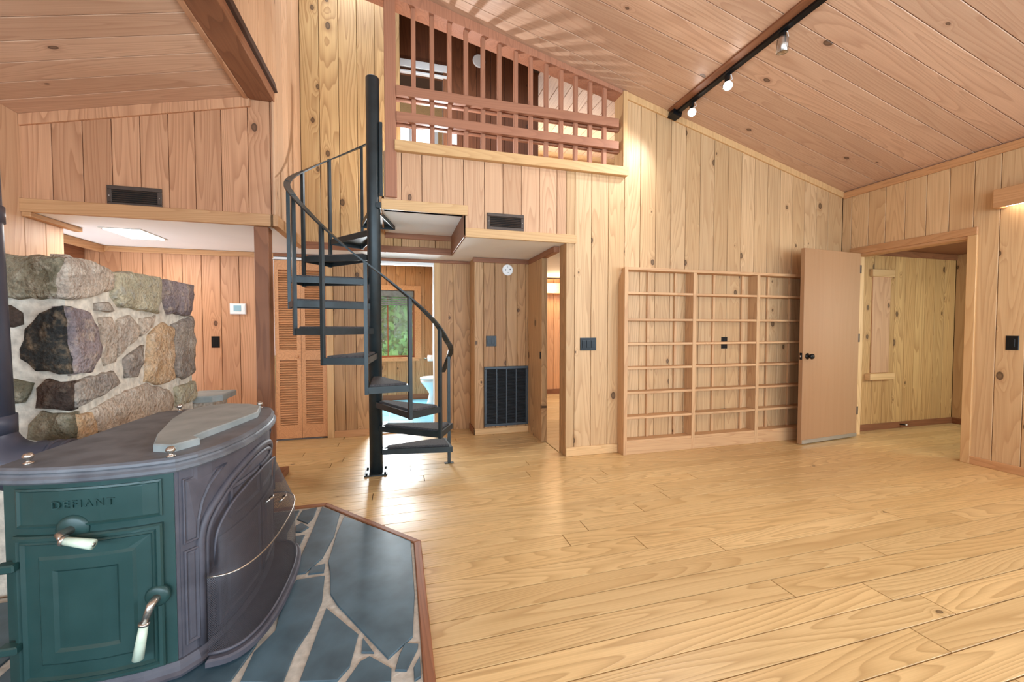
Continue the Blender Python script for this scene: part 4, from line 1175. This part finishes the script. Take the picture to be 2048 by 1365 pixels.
he = empty('hearth', (-0.9, 1.8, 0), 'slate flagstone hearth set in pale mortar with a wooden edge strip', 'hearth')
slab('mortar_bed', F_up(0.0), [(-1.40, 2.87), (-0.49, 2.865), (0.062, 2.235), (0.068, 0.7), (-2.43, 0.7), (-2.43, 2.25), (-1.40, 2.25)], 0.030, M['grout'], he, 0.002)
HEARTH = [
  [(-0.343, 2.667), (0.046, 2.265), (0.052, 1.794), (0.036, 1.545), (-0.05, 1.462), (-0.148, 1.62), (-0.264, 1.808), (-0.305, 1.894), (-0.331, 2.061), (-0.356, 2.165), (-0.356, 2.472)],
  [(-0.501, 2.85), (-0.375, 2.72), (-0.367, 2.423), (-0.39, 2.211), (-0.445, 2.091), (-0.483, 2.092), (-0.498, 2.217), (-0.498, 2.562)],
  [(-0.473, 2.044), (-0.352, 2.045), (-0.331, 1.851), (-0.345, 1.694), (-0.375, 1.578), (-0.381, 1.45), (-0.518, 1.493), (-0.517, 1.622), (-0.474, 1.717), (-0.492, 1.889)],
  [(-0.306, 1.802), (-0.163, 1.612), (-0.177, 1.463), (-0.21, 1.414), (-0.33, 1.441), (-0.318, 1.616)],
  [(-0.145, 1.589), (-0.1, 1.504), (-0.144, 1.517)],
  [(-0.114, 1.492), (-0.038, 1.417), (-0.039, 1.36), (-0.187, 1.392), (-0.145, 1.475)],
  [(0.008, 1.519), (0.055, 1.503), (0.052, 1.483), (0.012, 1.394), (-0.026, 1.406), (-0.012, 1.47)],
  [(0.035, 1.4), (0.058, 1.445), (0.058, 1.356), (0.036, 1.345)],
  [(-0.426, 2.136), (-0.367, 2.15), (-0.361, 2.075), (-0.43, 2.077)],
  [(-0.616, 2.703), (-0.613, 2.822), (-0.53, 2.85), (-0.524, 2.697), (-0.542, 2.627)],
  [(-0.602, 2.616), (-0.578, 2.646), (-0.525, 2.577), (-0.558, 2.527), (-0.586, 2.535)],
  [(-0.574, 2.482), (-0.528, 2.486), (-0.53, 2.363), (-0.552, 2.355)],
  [(-0.63, 2.83), (-0.63, 2.55), (-0.60, 2.38), (-1.0, 2.40), (-1.30, 2.55), (-1.30, 2.84)],
  [(-0.54, 2.33), (-0.51, 2.05), (-0.52, 1.65), (-0.55, 1.5), (-1.3, 1.6), (-1.3, 2.36)],
  [(0.055, 1.32), (-0.19, 1.37), (-0.30, 0.75), (0.055, 0.75)], [(-0.22, 1.38), (-0.53, 1.46), (-0.85, 0.75), (-0.33, 0.75)],
  [(-0.57, 1.46), (-1.35, 1.55), (-1.4, 0.75), (-0.90, 0.75)],
  [(-1.34, 1.62), (-1.34, 2.20), (-1.75, 2.20), (-1.68, 1.70)], [(-1.40, 1.52), (-1.45, 0.75), (-1.95, 0.75), (-1.80, 1.30)], [(-1.80, 2.20), (-2.40, 2.20), (-2.40, 1.60), (-1.74, 1.66)], [(-1.72, 1.62), (-1.44, 1.58), (-1.83, 1.36), (-2.00, 0.78), (-2.40, 0.75), (-2.40, 1.54)],
]
for h_ in HEARTH: slab('slate', F_up(0.030), h_, 0.007, M['slate'], he, 0.002)
ed = [(-1.40, 2.905), (-0.475, 2.90), (0.100, 2.245), (0.108, 0.7)]
ei = [(-1.40, 2.87), (-0.49, 2.865), (0.062, 2.235), (0.068, 0.7)]
for k in range(3):
    a, b, c, d = Vector(ed[k]), Vector(ed[k + 1]), Vector(ei[k + 1]), Vector(ei[k])
    t_ = (b - a).normalized(); s_ = Vector((t_.y, -t_.x))
    mw = frame((a.x, a.y, 0), (s_.x, s_.y, 0), (t_.x, t_.y, 0), (0, 0, 1))
    q = [((p - a).dot(s_), (p - a).dot(t_)) for p in (a, b, c, d)]
    slab('edge_strip', mw, q, 0.040, M['trim_dark'], he, 0.004)

# ---------------- wood stove
sv = empty('wood_stove', (-0.87, 2.0, 0.037), 'dark green and grey cast iron wood stove with arched front and porcelain handles', 'wood stove')
OUT = [(-1.205, 1.565), (-1.10, 1.532), (-1.0, 1.516), (-0.9, 1.51), (-0.8, 1.517), (-0.702, 1.54), (-0.655, 1.59), (-0.614, 1.68), (-0.587, 1.80), (-0.575, 1.92), (-0.575, 2.08),
       (-0.587, 2.20), (-0.614, 2.32), (-0.655, 2.42), (-0.702, 2.475), (-0.80, 2.50), (-0.95, 2.51), (-1.1, 2.49), (-1.19, 2.44)]
def ring_at(off, z): return [(p[0], p[1], z) for p in inset(OUT, off)]
def stack(name, prof, mat, parent, smooth=False):
    return link(name, rings_mesh(name, [ring_at(o, z) for o, z in prof]), mat, parent, None, smooth)
BO = 0.036                                                           # body set back from the top's edge
body = stack('body', [(BO + 0.02, 0.09), (BO, 0.095), (BO, 0.735)], M['iron'], sv)
stack('top', [(0.030, 0.728), (0.012, 0.731), (0.004, 0.738), (0.003, 0.748), (0.012, 0.754), (0.016, 0.760), (0.011, 0.766), (0.012, 0.774), (0.022, 0.780), (0.06, 0.780)], M['irontop'], sv)
stack('base', [(0.045, 0.045), (0.012, 0.047), (0.008, 0.058), (0.018, 0.066), (0.022, 0.080), (0.030, 0.092), (0.05, 0.095)], M['iron'], sv)
for p in inset(OUT, 0.07)[0:1] + inset(OUT, 0.07)[5:6] + inset(OUT, 0.07)[14:15] + inset(OUT, 0.07)[18:19]:
    lathe('leg', [(0.028, 0.0375), (0.022, 0.042), (0.028, 0.052)], Matrix.Translation((p[0], p[1], 0)), M['iron'], sv, 12)
for p in ((-1.115, 1.60), (-0.727, 1.565), (-1.085, 2.43), (-0.715, 2.40)):
    lathe('finial', [(0.013, 0.0), (0.012, 0.004), (0.006, 0.007), (0.006, 0.012), (0.013, 0.019), (0.014, 0.025), (0.009, 0.033), (0.001, 0.035)], Matrix.Translation((p[0], p[1], 0.780)), M['nickel'], sv, 14)

def curve_map(pts):
    """arc-length map along a plan polyline; returns f(s, z, d) with d outwards"""
    P = [Vector(p) for p in pts]
    L = [0]
    for a, b in zip(P[:-1], P[1:]): L.append(L[-1] + (b - a).length)
    def f(s, z, d):
        t = s * L[-1]
        for i in range(len(P) - 1):
            if t <= L[i + 1] + 1e-9:
                k = (t - L[i]) / (L[i + 1] - L[i]); break
        q = P[i].lerp(P[i + 1], k)
        # smoothed normal
        e0 = (P[i + 1] - P[i]).normalized()
        n = Vector((e0.y, -e0.x))
        if k > 0.5 and i + 2 < len(P): e1 = (P[i + 2] - P[i + 1]).normalized(); w = k - 0.5
        elif k <= 0.5 and i > 0: e1 = (P[i] - P[i - 1]).normalized(); w = 0.5 - k
        else: e1, w = e0, 0
        n = (n * (1 - w) + Vector((e1.y, -e1.x)) * w).normalized()
        return (q.x + n.x * d, q.y + n.y * d, z)
    return f, L[-1]

bo = inset(OUT, BO)
near, nearL = curve_map(bo[0:6])
front, frontL = curve_map(bo[5:15])

def panel(name, fm, L, s0, s1, z0, z1, steps, mat, parent, n=10):
    """moulded rectangular panel lying on a curved cast face: steps = (inset, rise)"""
    rings = []
    for ins, d in steps:
        a, b = s0 + ins / L, s1 - ins / L
        lo = [fm(a + (b - a) * k / n, z0 + ins, d) for k in range(n + 1)]
        hi = [fm(a + (b - a) * k / n, z1 - ins, d) for k in range(n + 1)]
        rings.append(lo + hi[::-1])
    m = 2 * (n + 1)
    verts = [p for r in rings for p in r]
    faces = []
    for k in range(len(rings) - 1):
        for i in range(m):
            j = (i + 1) % m
            faces.append((k * m + i, k * m + j, (k + 1) * m + j, (k + 1) * m + i))
    b = (len(rings) - 1) * m
    for i in range(n):
        faces.append((b + i, b + i + 1, b + m - 2 - i, b + m - 1 - i))
    return link(name, pydata(name, verts, faces), mat, parent)

# green side panel with the loading door
panel('side_panel', near, nearL, 0.005, 0.995, 0.090, 0.733, [(0, 0.0), (0, 0.004)], M['green'], sv)
panel('name_panel', near, nearL, 0.10, 0.93, 0.592, 0.712, [(0, 0.0), (0, 0.010), (0.006, 0.012), (0.010, 0.006), (0.014, 0.006)], M['green'], sv)
dr = panel('loading_door', near, nearL, 0.09, 0.93, 0.098, 0.570,
           [(0, 0.0), (0, 0.016), (0.005, 0.021), (0.014, 0.021), (0.018, 0.014), (0.024, 0.019), (0.030, 0.010), (0.066, 0.010), (0.074, 0.016), (0.108, 0.016), (0.116, 0.008), (0.13, 0.008)], M['green'], sv)
for z in (0.22, 0.47):
    box('hinge', -1.165, -1.115, 1.535, 1.57, z, z + 0.025, M['green'], sv, 0.004)
lathe('latch_boss', [(0.034, 0.0), (0.034, 0.012), (0.026, 0.018), (0.001, 0.018)], frame(near(0.90, 0.335, 0.008), (1, 0, 0), (0, 0, 1), (0, -1, 0)), M['green'], dr, 20)
lathe('damper_boss', [(0.042, 0.0), (0.042, 0.004), (0.032, 0.010), (0.001, 0.012)], frame(near(0.44, 0.585, 0.006), (1, 0, 0), (0, 0, 1), (0, -1, 0)), M['green'], sv, 20)

def handle(parent, a, b, c, tip):
    h = tube('handle', [a, b, c], 0.008, M['nickel'], parent, 12, True, [0.013, 0.012, 0.010])
    d = (Vector(tip) - Vector(c)).normalized()
    tube('ferrule', [Vector(c) - d * 0.004, Vector(c) + d * 0.004], 0.015, M['nickel'], h, 14)
    tube('grip', [Vector(c) + d * 0.004, Vector(tip) * 0.5 + Vector(c) * 0.5, tip], 0.013, M['ivory'], h, 14, True, [0.0115, 0.0135, 0.015])
    tube('screw', [Vector(tip) - d * 0.001, Vector(tip) + d * 0.002], 0.006, M['nickel'], h, 10)
n0 = near(0.44, 0.585, 0.012); handle(sv, n0, (n0[0] - 0.008, n0[1] - 0.035, 0.584), (n0[0] + 0.012, n0[1] - 0.052, 0.574), (n0[0] + 0.088, n0[1] - 0.060, 0.556))
n0 = near(0.90, 0.335, 0.018); handle(dr, n0, (n0[0] - 0.006, n0[1] - 0.03, 0.325), (n0[0] - 0.022, n0[1] - 0.036, 0.272), (n0[0] - 0.038, n0[1] - 0.040, 0.165))

tcu = bpy.data.curves.new('lettering', 'FONT')
tcu.body = 'DEFIANT'
tcu.size = 0.033
tcu.extrude = 0.003
tcu.space_character = 1.28
tcu.align_x = 'CENTER'
to = bpy.data.objects.new('lettering_source', tcu)
col.objects.link(to)
dg = bpy.context.evaluated_depsgraph_get()
tme = bpy.data.meshes.new_from_object(to.evaluated_get(dg))
bpy.data.objects.remove(to)
tl0 = near(0.50, 0.650, 0.007)
link('lettering', tme, M['green'], sv, frame(tl0, (1, -0.03, 0), (0, 0, 1), (-0.03, -1, 0)))

# grey front: corner stiles, panels, arch
panel('front_panel', front, frontL, 0.01, 0.99, 0.095, 0.73, [(0, 0), (0, 0.003)], M['iron'], sv, 16)
def poly_panel(name, fm, L, poly, steps, mat, parent):
    if area2(poly) < 0: poly = poly[::-1]
    rings = [[fm(p[0] / L, p[1], d) for p in inset(poly, ins)] for ins, d in steps]
    return link(name, rings_mesh(name, rings, False, True), mat, parent)
PST = [(0, 0.002), (0, 0.009), (0.004, 0.012), (0.010, 0.005), (0.015, 0.008), (0.022, 0.008)]
for mir in (0, 1):
    f_m = (lambda q: frontL - q) if mir else (lambda q: q)
    up = [(0.018, 0.475), (0.062, 0.475), (0.066, 0.54), (0.082, 0.60), (0.110, 0.645), (0.150, 0.677), (0.190, 0.697), (0.018, 0.697)]
    dn = [(0.018, 0.13), (0.060, 0.13), (0.060, 0.452), (0.018, 0.452)]
    for pl in (up, dn):
        poly_panel('corner_panel', front, frontL, [(f_m(p[0]), p[1]) for p in pl], PST if pl is dn else [(0, 0.002), (0, 0.009), (0.003, 0.011), (0.008, 0.005), (0.012, 0.008), (0.016, 0.008)], M['iron'], sv)
def arch(w, zt, zs_, zb, d, n=26):
    pts = [front(0.5 - w, zb, d), front(0.5 - w, zs_ * 0.5 + zb * 0.5, d)]
    for k in range(n + 1):
        t = math.pi * k / n
        pts.append(front(0.5 - w * math.cos(t), zs_ + (zt - zs_) * max(0.0, math.sin(t)) ** 0.85, d))
    return pts + [front(0.5 + w, zs_ * 0.5 + zb * 0.5, d), front(0.5 + w, zb, d)]
tube('arch_moulding', arch(0.425, 0.675, 0.44, 0.10, 0.004), 0.014, M['iron'], sv, 10)
tube('arch_moulding', arch(0.40, 0.645, 0.43, 0.10, 0.004), 0.009, M['iron'], sv, 8)
for s0, s1 in ((0.14, 0.49), (0.51, 0.86)):
    fd = panel('front_door', front, frontL, s0, s1, 0.12, 0.44, [(0, 0.002), (0, 0.012), (0.006, 0.015), (0.02, 0.015), (0.026, 0.008), (0.05, 0.008), (0.06, 0.013), (0.07, 0.013)], M['iron'], sv, 8)
    panel('air_slot', front, frontL, s0 + 0.08 if s0 < 0.4 else s0, s1 if s0 < 0.4 else s1 - 0.08, 0.48, 0.60, [(0, 0.002), (0, 0.010), (0.01, 0.013), (0.02, 0.006)], M['iron'], fd, 6)
# ash lip and the mesh fire screen that hooks over the arch
def ush(hw, D, z, n=40, x0=-0.645, y0=1.97):
    out = []
    for k in range(n + 1):
        t = math.pi * k / n
        s_ = max(0.0, math.sin(t))
        out.append((x0 + D * s_ ** 0.62, y0 - hw * (abs(math.cos(t)) ** 0.85) * (1 if math.cos(t) >= 0 else -1), z))
    return out
lip = [p for p in ush(0.405, 0.175, 0.06)]
slab('ash_lip', F_up(0.050), [(p[0], p[1]) for p in lip], 0.024, M['iron'], sv, 0.006)
fs = empty('fire_screen', (-0.5, 2.0, 0.075), 'bulging wire mesh fire screen hooked on the grey stove front', 'fire screen')
low, mid = ush(0.38, 0.155, 0.081), ush(0.375, 0.150, 0.345)
ar = []
for k in range(41):
    t = math.pi * k / 40
    q = front(0.5 - 0.385 * math.cos(t), 0.355 + 0.235 * max(0.0, math.sin(t)) ** 0.5, 0.024)
    ar.append(q)
def lerp3(a, b, t): return tuple(a[i] + (b[i] - a[i]) * t for i in range(3))
srf = []
for k in range(7): srf.append([lerp3(a, b, k / 6) for a, b in zip(low, mid)])
for k in range(1, 9): srf.append([lerp3(a, b, k / 8) for a, b in zip(mid, ar)])
nn_ = len(low)
me = pydata('mesh_cloth', [p for r in srf for p in r], [(k * nn_ + i, k * nn_ + i + 1, (k + 1) * nn_ + i + 1, (k + 1) * nn_ + i) for k in range(len(srf) - 1) for i in range(nn_ - 1)])
uvl = me.uv_layers.new(name='UVMap')
for lp in me.loops:
    k, i = divmod(lp.vertex_index, nn_)
    uvl.data[lp.index].uv = (i / nn_, k / len(srf) * 0.42)
link('mesh_cloth', me, M['screen'], fs, None, True)
tube('rim', low, 0.006, M['iron'], fs, 8)
tube('rim', mid, 0.0035, M['nickel'], fs, 8)
tube('rim', ar, 0.005, M['iron'], fs, 8)
mu = lerp3(mid[18], ar[20], 0.45)
for dy in (-0.10, 0.03):
    c = lerp3(mid[20], ar[20], 0.55 if dy < 0 else 0.35)
    tube('lift_handle', [(c[0] + 0.004, c[1] + dy - 0.03, c[2]), (c[0] + 0.02, c[1] + dy - 0.02, c[2] + 0.012), (c[0] + 0.024, c[1] + dy, c[2] + 0.012), (c[0] + 0.02, c[1] + dy + 0.02, c[2] + 0.012), (c[0] + 0.004, c[1] + dy + 0.03, c[2])], 0.004, M['nickel'], fs, 8)

ss = slab('slate_slab', F_up(0.7805), [(-0.813, 1.644), (-0.881, 1.81), (-0.964, 2.09), (-1.0, 2.30), (-0.95, 2.40), (-0.881, 2.445), (-0.76, 2.40), (-0.69, 2.33), (-0.652, 2.157), (-0.69, 1.95), (-0.722, 1.811), (-0.733, 1.74), (-0.70, 1.70), (-0.746, 1.613)], 0.026, M['slate_top'], None, 0.004)
tag(ss, 'loose broken grey slate slab lying on top of the wood stove', 'slate slab')

# ---------------- flue
fp = empty('stove_pipe', (-1.49, 1.97, 0.66), 'dark metal stove pipe rising from an elbow behind the wood stove', 'stove pipe')
el = [(-1.216, 2.0, 0.66), (-1.26, 1.995, 0.665), (-1.32, 1.985, 0.67)]
for k in range(8):
    t = R(90) * k / 7
    el.append((-1.36 - 0.16 * math.sin(t), 1.975, 0.67 + 0.16 * (1 - math.cos(t))))
tube('elbow', el, 0.092, M['pipe'], fp, 28)
for x in (-1.26, -1.30, -1.35):
    tube('crimp', [(x + 0.006, 1.992, 0.667), (x - 0.006, 1.991, 0.667)], 0.097, M['pipe'], fp, 28)
tube('pipe', [(-1.52, 1.975, 0.82), (-1.528, 1.97, 1.4), (-1.547, 1.96, 2.80)], 0.092, M['pipe'], fp, 28)
tube('collar', [(-1.52, 1.975, 0.80), (-1.52, 1.975, 0.87)], 0.098, M['pipe'], fp, 28)
lathe('ceiling_flange', [(0.15, -0.02), (0.15, -0.012), (0.10, 0.0)], Matrix.Translation((-1.547, 1.96, 2.81)), M['pipe'], fp, 24)
tube('collar', [(-1.53, 1.97, 1.60), (-1.53, 1.97, 1.66)], 0.097, M['pipe'], fp, 28)

# ================================================================== outside the bathroom window
gd = boxes_mesh('ground', [(-12, 14, 7.15, 26, -0.6, -0.35)], M['grass'])
tag(gd, kind='structure')
rt = random.Random(21)
def tree(x, y, h, rx, n, label, name='tree'):
    o = empty(name, (x, y, -0.35), label, name, 'trees outside the bathroom window' if name == 'tree' else None)
    tube('trunk', [(x, y, -0.35), (x + 0.05, y, h * 0.4), (x - 0.05, y + 0.05, h * 0.8)], 0.14, M['bark'], o, 10, True, [0.16, 0.12, 0.05])
    v, f = [], []
    for k in range(n):
        a, b, q = rt.uniform(0, 6.283), rt.uniform(-1, 1), rt.random() ** 0.45
        s_ = math.sqrt(1 - b * b)
        c = Vector((x + rx * q * s_ * math.cos(a), y + rx * q * s_ * math.sin(a), h * 0.62 + h * 0.55 * q * b))
        u = Vector((rt.uniform(-1, 1), rt.uniform(-1, 1), rt.uniform(-1, 1))).normalized()
        w = u.orthogonal().normalized()
        L_, W_ = rt.uniform(0.08, 0.15), rt.uniform(0.05, 0.09)
        i = len(v)
        v += [tuple(c - u * L_), tuple(c + w * W_), tuple(c + u * L_), tuple(c - w * W_)]
        f.append((i, i + 1, i + 2, i + 3))
    link('foliage', pydata('foliage', v, f), M['leaf'], o)
tree(-1.0, 10.6, 3.6, 1.35, 6200, 'leafy green tree at the left of the bathroom window view')
tree(1.75, 11.6, 3.9, 1.35, 6200, 'leafy green tree at the right of the bathroom window view')
tree(0.3, 15.6, 5.5, 2.5, 9000, 'tall green tree farther back behind the other trees outside')

tree(0.35, 9.1, 0.95, 0.75, 2600, 'low green shrub on the lawn just outside the bathroom window', 'shrub')

# skylight over the stairwell and the lamps of the rooms beyond, plus an added kitchen fill
area_light('stairwell_skylight', (-0.42, 3.98, 4.82), (0, 0, -1), 0.6, 0.6, 12, (0.86, 0.96, 1.06))
area_light('bathroom_daylight', (-0.12, YBt - 0.06, 1.25), (0, -1, -0.1), 0.6, 1.0, 90, (0.9, 0.97, 1))
point_light('far_room_lamp', (2.6, 6.6, 1.92), 14, (1, 0.75, 0.45), 0.06)
area_light('far_room_daylight', (3.9, 5.2, 1.9), (-0.6, 0, -1), 1.0, 1.0, 60, (0.92, 0.96, 1))
point_light('loft_lamp', (0.35, 4.15, 2.75), 42, (0.92, 0.96, 1.0), 0.03)
area_light('loft_room_lamp', (2.6, 6.3, 3.6), (0, -0.25, 1), 1.8, 0.4, 30, (0.95, 0.98, 1.0))
area_light('hall_daylight', (6.2, 1.46, 1.2), (-0.25, 1, -0.45), 0.9, 1.2, 40, (0.9, 1.0, 0.92))
area_light('valance_lamp', (XR - 0.06, 1.25, 2.19), (-0.2, 0, -1), 0.08, 1.7, 26, (1, 0.95, 0.86))
area_light('kitchen_fill', (-2.95, 4.1, 0.6), (0.5, -0.05, 1), 0.8, 0.9, 20, (0.86, 0.96, 1.08))  # unseen upward fill, added to brighten the white lower ceiling
